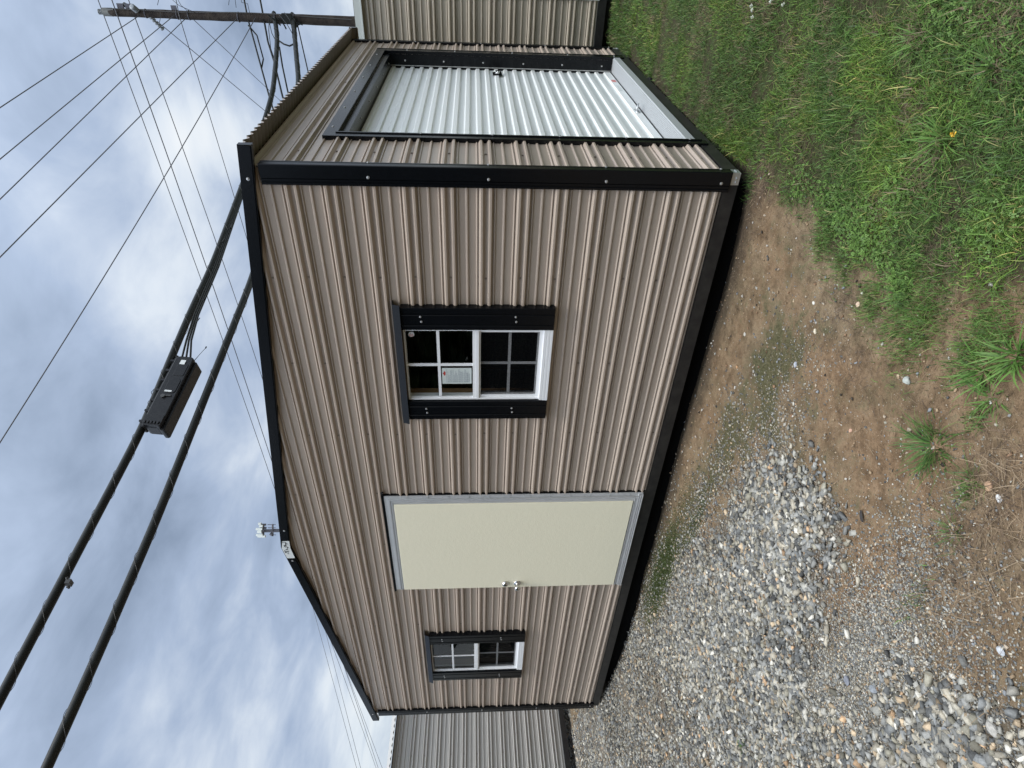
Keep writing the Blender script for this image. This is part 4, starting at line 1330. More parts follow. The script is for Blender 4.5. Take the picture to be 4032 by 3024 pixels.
# extra drop cables lashed on the pole side of the splice box
for k, dx in enumerate((10, 18, 26)):
    mb = MB(); mb.tube([atz(949 + dx * .6, 747, zT(747) - .02), atz(835 + dx, 1050, zT(1050) - .03), atz(755 + dx, 1240, zT(1240) - .03), atz(722 + dx * 1.2, 1340, zT(1340) - .04), atz(690 + dx * 1.6 + k * 8, 1450, zT(1450) - .05)], .011, 6); mb.build('drop_cable', M_CABLE, T1, smooth=True)
for (x, y) in ((965, 812), (900, 905), (870, 960), (795, 1190), (770, 1275)):
    c = atz(x, y, zT(y) - .02); mb = MB(); mb.tube([c, c + rt * .07 + up * -.05], .006, 5); mb.build('cable_tie', M_CABLE, T1)
c = atz(272, 2295, zT(2290) - .03)
mb = MB()
mb.box(c + np.array([-.03, -.02, -.02]), c + np.array([.03, .02, .02])); mb.tube([c - rt * .05, c + rt * .05 + up * .02], .010, 8); mb.tube([c + up * .02 - rt * .04, c - up * .02 + rt * .0], .008, 8)
mb.build('lashing_clamp', M_LASH, T1)
# guy strand above the cable left of the box
wire([atz(590, 1655, zT(1655)), atz(400, 1960, zT(1960)), atz(300, 2160, zT(2160)), atz(262, 2240, zT(2240))], .006, 'light steel strand running just above the upper thick cable, from splice box to clamp', M_WIRE, nm='messenger_strand', n=6)
wire([atz(735, 1290, zT(1290)), atz(690, 1370, zT(1370)), atz(650, 1440, zT(1440))], .006, 'short light strand above the thick cable on the pole side of the splice box', M_WIRE, nm='messenger_strand', n=6)

# splice box
za_ = zT(1565)
A0 = atz(700, 1418, zT(1418)); B0 = atz(560, 1690, zT(1690))
ax_ = (B0 - A0); LB = np.linalg.norm(ax_); ax_ /= LB
dn = np.array([0, 0, -1.0]); dn = dn - ax_ * (dn @ ax_); dn /= np.linalg.norm(dn)
nn = np.cross(ax_, dn)
if nn @ (CAM - A0) < 0:
    nn = -nn
RB = np.array([ax_, dn, nn]).T
box = thing('splice_enclosure', 'black plastic splice box with a white label, hung under the upper thick cable', 'cable box', tuple(A0))
WB = .225
def rbox(m_, l0, l1, d0, d1, n0, n1, r=.05, mi=0):
    # rounded-corner slab, outline in (l,d), thickness along n
    pts = []
    for cx_, cy_, a0 in ((l1 - r, d1 - r, 0), (l0 + r, d1 - r, 90), (l0 + r, d0 + r, 180), (l1 - r, d0 + r, 270)):
        for k in range(6):
            q = rad(a0 + 90 * k / 5); pts.append((cx_ + r * math.cos(q), cy_ + r * math.sin(q)))
    n_ = len(pts)
    vs = [A0 + RB @ np.array([p[0], p[1], n0]) for p in pts] + [A0 + RB @ np.array([p[0], p[1], n1]) for p in pts]
    m_.add(vs, [tuple(range(n_)), tuple(range(2 * n_ - 1, n_ - 1, -1))] + [(i, (i + 1) % n_, n_ + (i + 1) % n_, n_ + i) for i in range(n_)], mi)
m_ = MB(); rbox(m_, .0, LB * 1.0, .02, WB, -.09, .085, .05); m_.build('body', M_SPLICE, box, bevel=.012)
m_ = MB(); rbox(m_, .04, LB * 1.02, WB - .03, WB + .028, -.11, .045, .02); m_.build('rim', M_SPLICE, box, bevel=.004)
m_ = MB(); rbox(m_, .0, LB, -.005, .035, -.06, .055, .015)
for l in np.linspace(.06, LB - .06, 7):
    rbox(m_, l - .012, l + .012, -.03, .04, -.02, .07, .006)
m_.build('hanger_rail', M_SPLICE, box)
m_ = MB(); rbox(m_, .11, .27, .085, .20, .083, .090, .015); rbox(m_, .31, .50, .075, .20, .083, .091, .035); m_.build('raised_panels', M_SPLICE, box, bevel=.003)
m_ = MB(); rbox(m_, LB - .13, LB - .0, .03, WB - .005, .04, .10, .02)
for d_ in np.linspace(.055, .19, 5):
    rbox(m_, LB - .05, LB - .02, d_ - .01, d_ + .012, .09, .112, .006)
m_.build('end_grommets', M_SPLICE, box, bevel=.003)
m_ = MB(); rbox(m_, .060, .118, .100, .155, .092, .0935, .003); m_.build('white_label', M_WHITE, box)
m_ = MB(); rbox(m_, .47, .490, .085, .165, .0925, .094, .0115); m_.build('white_mark', M_WHITE, box)
m_ = MB()
m_.tube([A0 + RB @ np.array([.545, .085, .095]), A0 + RB @ np.array([.535, .18, .095])], .007, 8); m_.tube([A0 + RB @ np.array([.55, .10, .09]), A0 + RB @ np.array([.55, .10, .105])], .022, 12)
m_.build('latch_key', M_LASH, box)
m_ = MB(); m_.tube([A0 + RB @ np.array([.0, .195, .02]), A0 + RB @ np.array([-.10, .222, .02]), A0 + RB @ np.array([-.19, .250, .02])], [.004, .0025, .0025], 6)
m_.tube([A0 + RB @ np.array([-.185, .25, .02]), A0 + RB @ np.array([-.21, .251, .02])], .007, 8)
m_.build('antenna_whip', M_CABLE, box); m_ = MB()
m_.tube([A0 + RB @ np.array([.42, -.01, .02]), A0 + RB @ np.array([.40, -.07, .02]), A0 + RB @ np.array([.47, -.09, .02]), A0 + RB @ np.array([.54, -.04, .02]), A0 + RB @ np.array([.55, -.01, .02])], .0035, 6)
m_.build('ground_loop', M_CABLE, box)
for l in (-.05, .72):
    m_ = MB(); m_.tube([A0 + RB @ np.array([l, -.03, .0]), A0 + RB @ np.array([l + .03, -.01, .0])], .018, 8); m_.build('strand_clamp', M_CABLE, box)

# ------------------------------------------------------------------ distant antenna mast
ZA = 120.0
mp = lambda x, y, d=0: atz(x, y, ZA + d)
ma = thing('antenna_mast', 'distant phone mast with white panel antennas peeking over the roof near its peak', 'antenna mast', tuple(on(1200, 2091, 2, 0) * 0 + np.array([mp(1100, 2091)[0], mp(1100, 2091)[1], 0])))
mb = MB()
cA = lambda a: 990 + a * 120 / 1810
cB = lambda b_: 2020 + b_ * 110 / 1659
base = mp(1100, 2091); base = np.array([base[0], base[1], 0])
top = mp(cA(700), cB(1060))
mb.tube([np.array([top[0], top[1], 0]), top], [.55, .30], 8)
mb.build('mast', M_TOWER, ma)
mb = MB()
for a, b0, b1, w in ((1260, 660, 1370, .17), (690, 820, 1330, .25)):
    mb.tube([mp(cA(a), cB(b0)), mp(cA(a), cB(b1))], w, 6)
    mb.tube([mp(cA(a), cB(1050), -1.6), mp(cA(a), cB(1050), 1.6)], w, 6)
for b_, a0, a1 in ((690, 960, 1430), (880, 980, 1430), (1300, 1250, 1450), (960, 1300, 1580)):
    mb.tube([mp(cA(a0), cB(b_)), mp(cA(a1), cB(b_))], .07, 5)
mb.tube([mp(cA(690), cB(690), .5), mp(cA(690), cB(900), .5)], .25, 6)
mb.tube([mp(cA(560), cB(860)), mp(cA(880), cB(890))], .22, 6); mb.tube([mp(cA(560), cB(690)), mp(cA(860), cB(690))], .22, 6)
mb.tube([mp(cA(1130), cB(1200)), mp(cA(1260), cB(1300))], .35, 6)
mb.build('mount_frame', M_TOWER, ma)
for a0, a1, b_ in ((420, 580, 640), (470, 680, 770), (280, 660, 955), (400, 600, 1050), (350, 620, 1130), (290, 680, 1310), (380, 830, 1385)):
    mb = MB(); a = mp(cA(a1), cB(b_), -.5); c = mp(cA(a0), cB(b_), -.5)
    mb.tube([a, c], .26, 6); mb.build('panel_antenna', M_ANT, ma)

# ------------------------------------------------------------------ grass, stones, weeds
IV = np.array([(x, y, z) for x in (-1, 1) for y in (-1, 1) for z in (-1, 1)], float) * .72
IF = np.array([(0, 1, 3, 2), (4, 6, 7, 5), (0, 4, 5, 1), (2, 3, 7, 6), (0, 2, 6, 4), (1, 5, 7, 3)])
IF = np.array([t for a, b, c, d in IF for t in ((a, b, c), (a, c, d))])


def stones(P, size, flat, rg, cols, seed_shape=None, sink=.35):
    n = len(P)
    sc = np.stack([rg.uniform(.75, 1.5, n), rg.uniform(.6, 1.05, n), rg.uniform(flat[0], flat[1], n)], 1) * size[:, None]
    V = (IV[None] + rg.uniform(-.38, .38, (n, len(IV), 3))) * sc[:, None, :]
    # tilt and turn
    a = rg.uniform(0, 2 * math.pi, n); tx = rg.normal(0, .3, n); ty = rg.normal(0, .3, n)
    def rot(V, ax0, ax1, ang):
        c, s = np.cos(ang)[:, None], np.sin(ang)[:, None]
        u, w = V[..., ax0].copy(), V[..., ax1].copy()
        V[..., ax0] = c * u - s * w; V[..., ax1] = s * u + c * w
    rot(V, 1, 2, tx); rot(V, 0, 2, ty); rot(V, 0, 1, a)
    V += P[:, None, :]
    V[..., 2] += (sc[:, 2] * (1 - sink))[:, None]
    F = IF[None] + (np.arange(n) * len(IV))[:, None, None]
    C = np.repeat(cols, len(IV), 0)
    return V.reshape(-1, 3), F.reshape(-1, 3), C


def stone_cols(n, rg):
    pal = np.array([(.24, .245, .245), (.185, .195, .205), (.31, .31, .295), (.37, .345, .295), (.43, .345, .25), (.12, .125, .13), (.50, .49, .46), (.27, .26, .22), (.33, .315, .275), (.45, .31, .20)])
    w = np.array([.17, .15, .16, .12, .05, .12, .06, .08, .075, .015]); w /= w.sum()
    return pal[rg.choice(len(pal), n, p=w)] * rg.uniform(.42, 1.45, (n, 1)) * np.array([.98, .95, .88])


def in_view(x, y, margin=.25, rmin=0):
    """keep the visible fan plus a margin, so side steps still see cover"""
    d = np.stack([x - CAM[0], y - CAM[1], np.full_like(x, -.13 - CAM[2])], 1)
    z = d @ fw; u = (d @ rt) / np.maximum(z, .01); v = (d @ up) / np.maximum(z, .01)
    return (z > .3) & (np.abs(u) < .6276 + margin) & (v > -.837 - margin)


rg = np.random.default_rng(12)
PX, PY, SZ = [], [], []
def scatter(x0, x1, y0, y1, dens, smin, smax, power=1.0):
    n = int((x1 - x0) * (y1 - y0) * dens)
    x = rg.uniform(x0, x1, n); y = rg.uniform(y0, y1, n)
    d = sd_gravel(x, y)
    # coarse patches and finer ones
    cov = np.clip(-.10 + 1.75 * fbm(x * 3.2, y * 3.2, 77), .08, 1)
    sandy = np.exp(-((x + 1.45) / .6) ** 2 - ((y + 2.0) / .15) ** 2) + .5 * (fbm(x * 1.5, y * 1.5, 41) > .56)
    edge = np.clip((d + .20 + .22 * (fbm(x * 9, y * 9, 67) - .5)) * 2.6, 0, 1) ** 2
    keep = (rg.random(n) < edge * cov * (1 - .60 * np.clip(sandy, 0, 1))) & in_view(x, y) & ~((x > -6.1) & (x < 0) & (y > .06))
    x, y = x[keep], y[keep]
    s = smin + (smax - smin) * rg.random(len(x)) ** 3.4
    PX.append(x); PY.append(y); SZ.append(s)
scatter(-3.2, 0, -3.0, -.4, 15000, .0028, .019)
scatter(-6.0, -3.2, -3.0, .2, 6000, .005, .019)
scatter(-10.5, -6.0, -3.0, 4.0, 2300, .008, .022)
def fine(cx_, cy_, rx, ry, n, s0=.0018, s1=.0055):
    x = rg.normal(cx_, rx, n); y = rg.normal(cy_, ry, n)
    k = in_view(x, y) & (sd_grass(x, y) < .02) & (y < .02) & (rg.random(n) < .25 + .9 * fbm(x * 5, y * 5, 19))
    x, y = x[k], y[k]
    PX.append(x); PY.append(y); SZ.append(s0 + (s1 - s0) * rg.random(len(x)) ** 2)
fine(-1.35, -2.02, .42, .14, 26000)
fine(-2.0, -1.7, .6, .35, 16000)
fine(-1.0, -1.95, .35, .14, 6000)
fine(-1.3, -.95, .5, .16, 7000)
fine(-2.6, -.55, .8, .14, 9000, .003, .008)
fine(-4.6, -.10, 1.0, .15, 6000, .004, .010)
fine(-.85, -2.35, .25, .15, 7000)
# tight coarse piles
for cx_, cy_, rx, ry, n in ((-1.35, -1.35, .40, .25, 800), (-1.05, -2.40, .38, .17, 500), (-1.9, -1.15, .5, .25, 400), (-.95, -1.35, .10, .2, 90), (-2.0, -1.75, .25, .1, 120)):
    x = rg.normal(cx_, rx * .6, n); y = rg.normal(cy_, ry * .6, n); k = sd_gravel(x, y) > -.03
    PX.append(x[k]); PY.append(y[k]); SZ.append(.006 + .015 * rg.random(k.sum()) ** 2.0)
x = np.concatenate(PX); y = np.concatenate(PY); s = np.concatenate(SZ)
V, F, C = stones(np.stack([x, y, gz(x, y)], 1), s, (.35, .7), rg, stone_cols(len(x), rg))
o = fast_mesh('gravel', V, F, M_STONE, {'Col': C})
tag(o, 'loose crushed grey stone spread over the yard', 'gravel', kind='stuff')
# grit and pebbles scattered over the dirt
n = 21000
x = rg.uniform(-5, .6, n); y = rg.uniform(-2.9, .1, n)
k = (sd_grass(x, y) < .05) & (sd_gravel(x, y) < .1) & in_view(x, y) & ((sd_gravel(x, y) > -.25) | (rg.random(n) < .5))
x, y = x[k], y[k]
s = .0014 + .0065 * rg.random(len(x)) ** 5
c = np.array([(.40, .33, .25), (.48, .45, .40), (.33, .24, .15), (.26, .27, .28), (.06, .05, .04), (.24, .15, .09)])[rg.choice(6, len(x), p=[.26, .14, .20, .11, .12, .17])] * rg.uniform(.8, 1.15, (len(x), 1))
V, F, C = stones(np.stack([x, y, gz(x, y)], 1), s, (.5, .9), rg, c)
o = fast_mesh('grit', V, F, M_STONE, {'Col': C})
tag(o, 'fine pebbles and grit scattered over the bare dirt', 'grit', kind='stuff')


def blades(px, py, L, Wd, bend, az, col, rg, lean=None, segs=3, twist=None):
    """curved tapering blades; returns V, quads, C"""
    n = len(px)
    base = np.stack([px, py, gz(px, py) - .003], 1)
    d = np.stack([np.cos(az), np.sin(az), np.zeros(n)], 1)
    s = np.stack([-np.sin(az), np.cos(az), np.zeros(n)], 1)
    lean = rg.uniform(.05, .5, n) if lean is None else lean
    rows = []
    pos = base.copy()
    ang = lean.copy()
    kink = rg.normal(0, .25, n)
    for i in range(segs + 1):
        t = i / segs
        w = Wd * (1 - t) ** .7 if i else Wd * .8
        w = np.maximum(w, Wd * .05)
        rows.append(np.stack([pos - s * w[:, None] / 2, pos + s * w[:, None] / 2], 1))
        if i < segs:
            step = (L / segs)[:, None]
            side_ = s * (kink * t)[:, None]
            dirv = d * np.sin(ang)[:, None] + np.array([0, 0, 1.0]) * np.cos(ang)[:, None] + side_
            pos = pos + dirv * step
            pos[:, 2] = np.maximum(pos[:, 2], base[:, 2] + .004 + .004 * t)
            ang = ang + bend / segs
    V = np.stack(rows, 1).reshape(n, -1, 3)
    q = []
    for i in range(segs):
        a = 2 * i; q.append((a, a + 1, a + 3, a + 2))
    q = np.array(q)
    F = q[None] + (np.arange(n) * (segs + 1) * 2)[:, None, None]
    C = np.repeat(col, (segs + 1) * 2, 0)
    return V.reshape(-1, 3), F.reshape(-1, 4), C


GREENS = np.array([(.085, .150, .045), (.115, .190, .058), (.072, .118, .045), (.14, .215, .070), (.095, .145, .065), (.25, .205, .12), (.17, .19, .085), (.32, .26, .17)])
def gcols(n, rg, p=(.22, .22, .16, .12, .12, .06, .07, .03), x=None, y=None):
    c = GREENS[rg.choice(8, n, p=np.array(p) / sum(p))] * rg.uniform(.35, 1.65, (n, 1)) * np.array([.80, .92, .62])
    return c

VV, FF, CC = [], [], []
off = 0
def push(V, F, C):
    global off
    VV.append(V); FF.append(F + off); CC.append(C); off += len(V)

def grass_area(x0, x1, y0, y1, dens, L0, L1, w):
    n = int((x1 - x0) * (y1 - y0) * dens)
    x = rg.uniform(x0, x1, n); y = rg.uniform(y0, y1, n)
    d = sd_grass(x, y)
    thin = fbm(x * 4.5, y * 4.5, 55) - .16 * sstep(-.9, -1.4, y) * sstep(.55, .15, x)
    p = np.clip(d * 6 + .25, 0, 1) * np.clip((thin - .30) * 6, .12, 1)
    k = (rg.random(n) < p) & in_view(x, y, .45) & ~((x < .02) & (y > .0) & (y < DP + .02) & (x > -6.2)) & ~((x < .36) & (y > 3.94))
    x, y = x[k], y[k]; n = len(x)
    tall = fbm(x * 2.2, y * 2.2, 91)
    L = rg.uniform(L0, L1, n) * (.6 + .9 * tall)
    # beside the base rail the mower leaves it longer
    L *= 1 + .35 * np.exp(-((x - .03) / .06) ** 2) * (y > 0)
    patch = fbm(x * 3.1, y * 3.1, 13)[:, None]
    c = gcols(n, rg) * (.78 + .45 * patch)
    c = c * (1 + np.clip((patch - .5) * 5, 0, 1) * np.array([[.22, .12, -.12]]))
    dry = (fbm(x * 5, y * 5, 61) < .36) & (rg.random(n) < .45)
    c[dry] = np.array([.21, .165, .10]) * rg.uniform(.6, 1.2, (dry.sum(), 1))
    az = rg.uniform(0, 2 * math.pi, n)
    V, F, C = blades(x, y, L, rg.uniform(w * .6, w * 1.3, n), rg.uniform(.4, 2.6, n), az, c, rg, lean=rg.uniform(.1, 1.35, n))
    push(V, F, C)

grass_area(-.3, 2.0, -3.0, -.2, 36000, .014, .050, .0024)
grass_area(-.3, 2.0, -.2, 2.2, 24000, .018, .050, .0030)
grass_area(-.6, 3.0, 2.2, 6.5, 9000, .025, .06, .0052)
grass_area(-.3, 2.0, -3.0, .5, 3200, .04, .09, .0040)
grass_area(-.3, 1.6, -2.2, -.4, 2200, .03, .07, .0055)
V = np.concatenate(VV); F = np.concatenate(FF); C = np.concatenate(CC)
o = fast_mesh('grass', V, F, M_BLADE, {'Col': C})
tag(o, 'tangled green lawn grass around the right side of the shed', 'grass', kind='stuff')

# creeping sparse grass out on the dirt
VV, FF, CC = [], [], []; off = 0
n = 0
for cx_, cy_, rx, ry, m in ((-.02, -.95, .10, .12, 420), (-.06, -1.35, .10, .06, 200), (.04, -1.70, .10, .05, 300), (-.02, .0, .10, .05, 160), (.02, -1.46, .16, .10, 1500), (.12, -1.30, .10, .10, 700), (-.05, -1.20, .09, .07, 500), (.16, -1.72, .12, .10, 900), (-.08, -1.84, .06, .03, 90), (-.28, -1.96, .05, .03, 60), (-.02, -.75, .10, .08, 350), (-.75, -2.02, .12, .05, 60)):
    x = rg.normal(cx_, rx * .6, m); y = rg.normal(cy_, ry * .6, m)
    c = gcols(m, rg, (.25, .25, .1, .2, .1, .03, .05, .02)) * 1.15
    V, F, C = blades(x, y, rg.uniform(.02, .06, m), rg.uniform(.0018, .0034, m), rg.uniform(.4, 2.4, m), rg.uniform(0, 6.28, m), c, rg)
    push(V, F, C)
o = fast_mesh('creeping_grass', np.concatenate(VV), np.concatenate(FF), M_BLADE, {'Col': np.concatenate(CC)})
tag(o, 'sparse green runners creeping over bare dirt at the lawn edge', 'grass', kind='stuff')

# moss tufts beneath the base rail
VV, FF, CC = [], [], []; off = 0
for cx_, cy_, rx, ry, m in ((-3.2, -.26, .62, .13, 22000), (-2.2, -.52, .35, .05, 2500), (-2.3, -.28, .4, .06, 900), (-4.4, -.06, .5, .05, 1200)):
    x = rg.normal(cx_, rx * .55, m); y = rg.normal(cy_, ry * .8, m) - (x - cx_) * .10
    c = np.array([.062, .085, .024]) * rg.uniform(.5, 1.6, (m, 1))
    V, F, C = blades(x, y, rg.uniform(.006, .018, m), rg.uniform(.003, .006, m), rg.uniform(.2, 1.6, m), rg.uniform(0, 6.28, m), c, rg, segs=2)
    push(V, F, C)
o = fast_mesh('moss', np.concatenate(VV), np.concatenate(FF), M_BLADE, {'Col': np.concatenate(CC)})
tag(o, 'low green moss growing on dirt in front of the cream door', 'moss', kind='stuff')

# dead stalks: straw on the dirt
def stalks(n, cx_, cy_, rx, ry, L0, L1, cols, w=(.0012, .0026), lean=(1.1, 1.5)):
    x = rg.normal(cx_, rx, n); y = rg.normal(cy_, ry, n)
    c = np.array(cols)[rg.choice(len(cols), n)] * rg.uniform(.7, 1.2, (n, 1))
    V, F, C = blades(x, y, rg.uniform(L0, L1, n), rg.uniform(*w, n), rg.uniform(-.2, .5, n), rg.uniform(0, 6.28, n), c, rg, lean=rg.uniform(*lean, n), segs=3)
    push(V, F, C)
VV, FF, CC = [], [], []; off = 0
straw = [(.22, .155, .095), (.15, .10, .065), (.30, .225, .145), (.08, .055, .038)]
dark = [(.07, .05, .04), (.10, .07, .05), (.16, .12, .085)]
stalks(260, -.33, -2.10, .14, .09, .03, .15, straw)
stalks(320, -.15, -2.02, .10, .07, .03, .13, straw)
stalks(110, -.60, -2.12, .14, .07, .03, .15, straw)
stalks(240, -.50, -2.16, .19, .09, .04, .16, straw, (.0012, .003))
stalks(110, -.78, -2.28, .14, .08, .04, .14, straw)
stalks(160, -.60, -1.92, .16, .07, .03, .10, dark + straw)
stalks(200, -.18, -1.02, .09, .06, .02, .06, dark)
stalks(420, -.24, -.10, .16, .12, .02, .07, dark + dark + straw)
stalks(500, -.9, -.06, .6, .035, .015, .05, dark)
stalks(380, .0, -.10, .07, .05, .02, .07, dark + straw)
stalks(240, -.02, -.55, .09, .16, .02, .07, dark + straw)
stalks(160, -.28, -1.30, .14, .10, .02, .07, dark)
stalks(160, -.05, -1.62, .16, .12, .02, .08, dark + straw)
stalks(60, -.98, -1.86, .04, .03, .01, .04, [(.20, .09, .04), (.14, .07, .03)])
stalks(500, .5, -1.0, .4, .6, .03, .09, straw)
stalks(350, .12, -1.05, .07, .30, .02, .06, dark + straw)
stalks(260, -.42, -.98, .14, .12, .015, .05, dark)
stalks(120, -.75, -1.2, .2, .12, .015, .05, dark)
o = fast_mesh('dead_grass', np.concatenate(VV), np.concatenate(FF), M_STRAW, {'Col': np.concatenate(CC)})
tag(o, 'dead brown stalks and straw lying on the bare dirt', 'dead grass', kind='stuff')


# individual weeds
def weed(px_, py_, n, L0, L1, w, label, colset, grp='leafy weeds rooted in the dirt', spread=.02, leaf=False):
    p = on(px_, py_, 2, -.12)
    x = rg.normal(p[0], spread, n); y = rg.normal(p[1], spread, n)
    c = np.array(colset)[rg.choice(len(colset), n)] * rg.uniform(.8, 1.2, (n, 1))
    az = np.arctan2(y - p[1], x - p[0]) + rg.normal(0, .5, n)
    V, F, C = blades(x, y, rg.uniform(L0, L1, n), rg.uniform(w * .6, w * 1.2, n), rg.uniform(.3, 1.3, n), az, c, rg, lean=rg.uniform(.2, 1.25, n), segs=4)
    o_ = fast_mesh('weed', V, F, M_BLADE, {'Col': C})
    tag(o_, label, 'weed', grp)
    return o_
G1 = [(.085, .17, .040), (.065, .13, .035), (.12, .20, .05)]
G2 = [(.11, .22, .045), (.09, .18, .04), (.14, .25, .06)]
k2 = 4032 / 2212
weed(2020 * k2, 962 * k2, 170, .04, .13, .0045, 'large spreading grass clump on open dirt beyond the lawn edge, nearest the gravel', G1, spread=.035)
weed(2125 * k2, 800 * k2, 60, .04, .10, .006, 'bright broad-bladed weed on dirt between the large clump and the lawn', G2)
weed(2150 * k2, 860 * k2, 45, .03, .08, .006, 'small bright weed just outside the bright broad-bladed one', G2)
weed(2200 * k2, 770 * k2, 60, .05, .12, .009, 'vivid green weed at the photo edge, widest leaves of all', G2)
weed(1960 * k2, 635 * k2, 70, .03, .09, .005, 'green tuft at the tip of the bare dirt tongue by the lawn', G1)
weed(2040 * k2, 300 * k2, 70, .05, .13, .006, 'long-bladed bright tuft rising from the lawn near the yellow flower', G2)
weed(1990 * k2, 80 * k2, 60, .05, .12, .006, 'bright tuft standing out of the lawn below the white clover', G2)
weed(2150 * k2, 150 * k2, 60, .05, .12, .005, 'curling tuft of grass in the lawn near the photo corner', G1)
weed(1608 * k2, 1606 * k2, 90, .015, .04, .006, 'lone small green tuft growing out of the gravel', G1, spread=.02)
weed(2065 * k2, 1145 * k2, 50, .03, .09, .003, 'wispy green tuft among the dead stalks', G1, spread=.025)
weed(2105 * k2, 1040 * k2, 45, .03, .07, .003, 'thin feathery green tuft beside the dead stalks, towards the large clump', G1, spread=.02)


# low clover: leaf clumps
def clover(pts, n, label):
    Vs, Cs = [], []
    for (px_, py_, r) in pts:
        p = on(px_ * k2, py_ * k2, 2, -.12)
        m = n
        x = rg.normal(p[0], r, m); y = rg.normal(p[1], r, m)
        z = gz(x, y) + rg.uniform(.006, .030, m)
        s = rg.uniform(.0025, .0055, m)
        a = rg.uniform(0, 6.28, m); tl = rg.normal(0, .35, (m, 2))
        c = np.array([(.12, .215, .045), (.15, .26, .06), (.09, .165, .04)])[rg.choice(3, m)] * rg.uniform(.8, 1.2, (m, 1))
        # three leaflets as small quads
        for k in range(3):
            q = a + k * 2.094
            cx_ = x + np.cos(q) * s * .8; cy_ = y + np.sin(q) * s * .8
            quad = []
            for dx, dy in ((-1, -.8), (1, -.8), (1.1, .9), (-1.1, .9)):
                ux = cx_ + s * .55 * (dx * -np.sin(q) + dy * np.cos(q)); uy = cy_ + s * .55 * (dx * np.cos(q) + dy * np.sin(q))
                quad.append(np.stack([ux, uy, z + tl[:, 0] * (ux - x) + tl[:, 1] * (uy - y)], 1))
            Vs.append(np.stack(quad, 1).reshape(-1, 3)); Cs.append(np.repeat(c, 4, 0))
    V = np.concatenate(Vs); F = np.arange(len(V)).reshape(-1, 4)
    o_ = fast_mesh('clover', V, F, M_BLADE, {'Col': np.concatenate(Cs)})
    tag(o_, label, 'clover', kind='stuff')
clover([(1830, 475, .045), (1860, 500, .04), (1790, 430, .05), (1870, 530, .035), (1910, 540, .05), (1880, 460, .04), (1740, 390, .05), (1950, 610, .035), (2160, 480, .06), (2170, 80, .08), (2060, 40, .06), (1950, 420, .05)], 230, 'bright yellow-green clover patches at the lawn edge')

# white clover heads and a yellow flower
def flower(px_, py_, col, r, label, grp=None, h=.05):
    p = on(px_, py_, 2, -.10 + h)
    gzv = float(gz(p[0], p[1]))
    root = thing('flower', label, 'flower', (p[0], p[1], gzv), grp)
    m_ = MB(); m_.tube([(p[0], p[1], gzv), (p[0] + .004, p[1], gzv + h)], .0012, 5); m_.build('stem', mat('stem_green', (.08, .15, .04)), root)
    m_ = MB()
    r2 = random.Random(int(px_))
    for k in range(34):
        th_ = r2.uniform(0, 6.28); ph2 = r2.uniform(0, 1.5)
        d = np.array([math.cos(th_) * math.sin(ph2), math.sin(th_) * math.sin(ph2), math.cos(ph2)])
        c = np.array([p[0] + .004, p[1], gzv + h])
        t1 = np.cross(d, (0, .1, 1)); t1 /= np.linalg.norm(t1)
        m_.add([c + d * r * .3 - t1 * r * .12, c + d * r * .3 + t1 * r * .12, c + d * r + t1 * r * .10, c + d * r - t1 * r * .1], [(0, 1, 2, 3)])
    m_.build('petals', col, root)
MWH = mat('white_petal', (.72, .74, .66), .6); MYE = mat('yellow_petal', (.75, .48, .05), .6)
for i, (a, b_) in enumerate(((1642, 15), (1643, 24), (1642, 39), (1675, 5), (1697, 12))):
    flower(a * k2, b_ * k2, MWH, .011, ('white clover head nearest the shed in its row of three', 'white clover head in the middle of its row of three', 'white clover head at the lower end of its row of three', 'white clover head at the photo edge', 'small white clover head farthest from the shed')[i], 'white clover heads in the lawn')
flower(3738, 530, MYE, .011, 'single small yellow flower in the lawn')

# larger loose stones that stand out on the dirt
def rock(px_, py_, s, col, label, flat=.6):
    p = on(px_ * k2, py_ * k2, 2, -.125)
    rg2 = np.random.default_rng(int(px_ * 7 + py_))
    P = np.array([[p[0], p[1], float(gz(p[0], p[1]))]])
    bm = bmesh.new(); bmesh.ops.create_icosphere(bm, subdivisions=2, radius=1)
    dirs = rg2.normal(size=(9, 3)); dirs /= np.linalg.norm(dirs, axis=1)[:, None]; lim_ = rg2.uniform(.62, .95, 9)
    sc = np.array([rg2.uniform(1.0, 1.35), rg2.uniform(.75, 1), flat]) * s; a = rg2.uniform(0, 3.14)
    for v in bm.verts:
        q = np.array(v.co[:])
        for d, l in zip(dirs, lim_):
            e = q @ d
            if e > l:
                q = q - d * (e - l)
        q = q * sc
        v.co = (P[0, 0] + q[0] * math.cos(a) - q[1] * math.sin(a), P[0, 1] + q[0] * math.sin(a) + q[1] * math.cos(a), P[0, 2] + q[2] + sc[2] * .45)
    me = bpy.data.meshes.new('stone'); bm.to_mesh(me); bm.free()
    o_ = bpy.data.objects.new('stone', me); COL.objects.link(o_)
    m_ = mat('stone_%d' % px_, col, .85, 0, .3, ((120, .6, .003),), (90, .8, tuple(c * .55 for c in col)))
    me.materials.append(m_)
    tag(o_, label, 'stone', 'larger loose stones on the dirt')
rock(1969, 822, .017, (.40, .42, .38), 'pale grey-green angular stone on dirt beside the bright weeds')
rock(1722, 788, .014, (.44, .46, .50), 'light blue-grey stone lying alone mid dirt')
rock(1764, 716, .014, (.62, .55, .42), 'cream oblong stone on dirt nearer the lawn than the blue-grey one', .4)
rock(1860, 658, .014, (.58, .44, .32), 'pinkish flat stone at the lawn edge among dark roots', .4)
rock(1594, 793, .012, (.50, .30, .16), 'orange stone near the shed base', .4)
rock(1612, 722, .011, (.55, .52, .45), 'small whitish stone close to the shed base below the near window', .5)
rock(1718, 872, .010, (.50, .47, .40), 'small tan stone between the blue-grey stone and the gravel', .4)
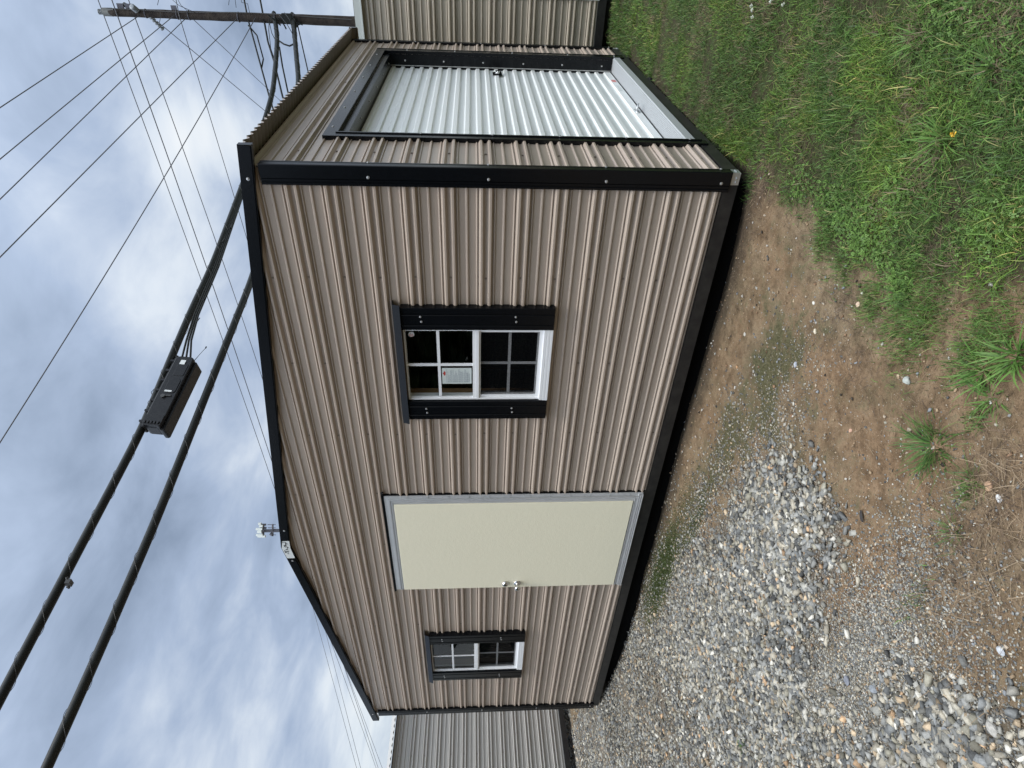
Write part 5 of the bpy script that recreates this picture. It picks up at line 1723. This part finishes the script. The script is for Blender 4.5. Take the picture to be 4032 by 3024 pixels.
rock(1508, 943, .010, (.48, .42, .36), 'round tan pebble at the edge of the shadow under the shed')
rock(1840, 930, .010, (.55, .34, .24), 'pink pebble on bare dirt in line with the gravel tip', .4)
rock(1948, 812, .008, (.50, .38, .26), 'tiny tan pebble touching the pale grey-green stone')
rock(2147, 1050, .016, (.50, .32, .20), 'orange-brown stone among dead stalks near the photo edge', .5)
rock(2170, 1077, .012, (.66, .66, .64), 'small white stone at the photo edge among dead stalks', .5)
rock(2172, 1405, .013, (.50, .52, .54), 'light grey stone at the photo edge past the dead stalks', .5)
rock(1504, 1168, .015, (.55, .55, .53), 'white stone on the moss in front of the cream door', .4)
rock(1760, 655, .010, (.58, .56, .50), 'whitish stone fragment in dirt near the grass tip', .4)
rock(1490, 1010, .010, (.50, .38, .26), 'tan flat pebble near the base shadow between window and door', .4)
rock(2056, 1585, .024, (.24, .25, .26), 'dark rounded stone half sunk in the gravel, photo lower part', .5)
rock(1890, 1490, .022, (.26, .28, .30), 'large blue-grey stone on gravel beside the fine sand', .5)
rock(1836, 1471, .020, (.22, .23, .26), 'dark slate stone at the sand edge', .5)
rock(2155, 1575, .022, (.42, .40, .36), 'long banded tan stone in the gravel by the photo edge', .5)

# a dark scrap lying on the dirt
p = on(1866 * k2, 1115 * k2, 2, -.122)
zz = float(gz(p[0], p[1]))
m_ = MB()
a = .9
for i in range(5):
    t_ = i / 4
    c = np.array([p[0] + (t_ - .5) * .045 * math.cos(a), p[1] + (t_ - .5) * .045 * math.sin(a), zz + .006 + .006 * math.sin(3.14 * t_)])
    w_ = .008 * math.sin(.4 + 2.4 * t_)
    m_.v += [tuple(c + np.array([-math.sin(a), math.cos(a), -.2]) * w_), tuple(c - np.array([-math.sin(a), math.cos(a), .2]) * w_), tuple(c + np.array([0, 0, .005]))]
for i in range(4):
    o_ = i * 3
    m_.f += [(o_, o_ + 3, o_ + 5, o_ + 2), (o_ + 2, o_ + 5, o_ + 4, o_ + 1), (o_ + 1, o_ + 4, o_ + 3, o_)]; m_.m += [0, 0, 0]
tag(m_.build('bark_scrap', mat('dark_bark', (.03, .026, .024), .8)), 'dark curled scrap of bark on the dirt beside the gravel tip', 'bark')

# unseen trees added behind the camera to darken what trim and glass reflect
VV, FF, CC = [], [], []; off = 0
rg = np.random.default_rng(4)
m = 26000
th_ = rg.uniform(rad(-168), rad(-22), m)
R_ = 15 + rg.normal(0, 1.2, m) + 2 * np.sin(th_ * 9)
hmax = 6.8 + 1.6 * fbm(th_ * 9, th_ * 0, 8)
zz_ = hmax * rg.random(m) ** .8
cx_ = R_ * np.cos(th_) + 1; cy_ = R_ * np.sin(th_) - 2
s_ = rg.uniform(.18, .42, m)
a1 = rg.normal(size=(m, 3)); a1 /= np.linalg.norm(a1, axis=1)[:, None]
a2 = np.cross(a1, rg.normal(size=(m, 3))); a2 /= np.linalg.norm(a2, axis=1)[:, None]
P = np.stack([cx_, cy_, zz_ - .1], 1)
V = np.stack([P - a1 * s_[:, None], P + a2 * s_[:, None] * .7, P + a1 * s_[:, None], P - a2 * s_[:, None] * .7], 1).reshape(-1, 3)
c = np.array([(.035, .07, .022), (.05, .09, .03), (.025, .05, .02)])[rg.choice(3, m)]
o = fast_mesh('added_tree_belt', V, np.arange(len(V)).reshape(-1, 4), M_BLADE, {'Col': np.repeat(c, 4, 0)})
tag(o, 'unseen belt of trees added behind the camera to darken reflections', 'trees', kind='stuff')
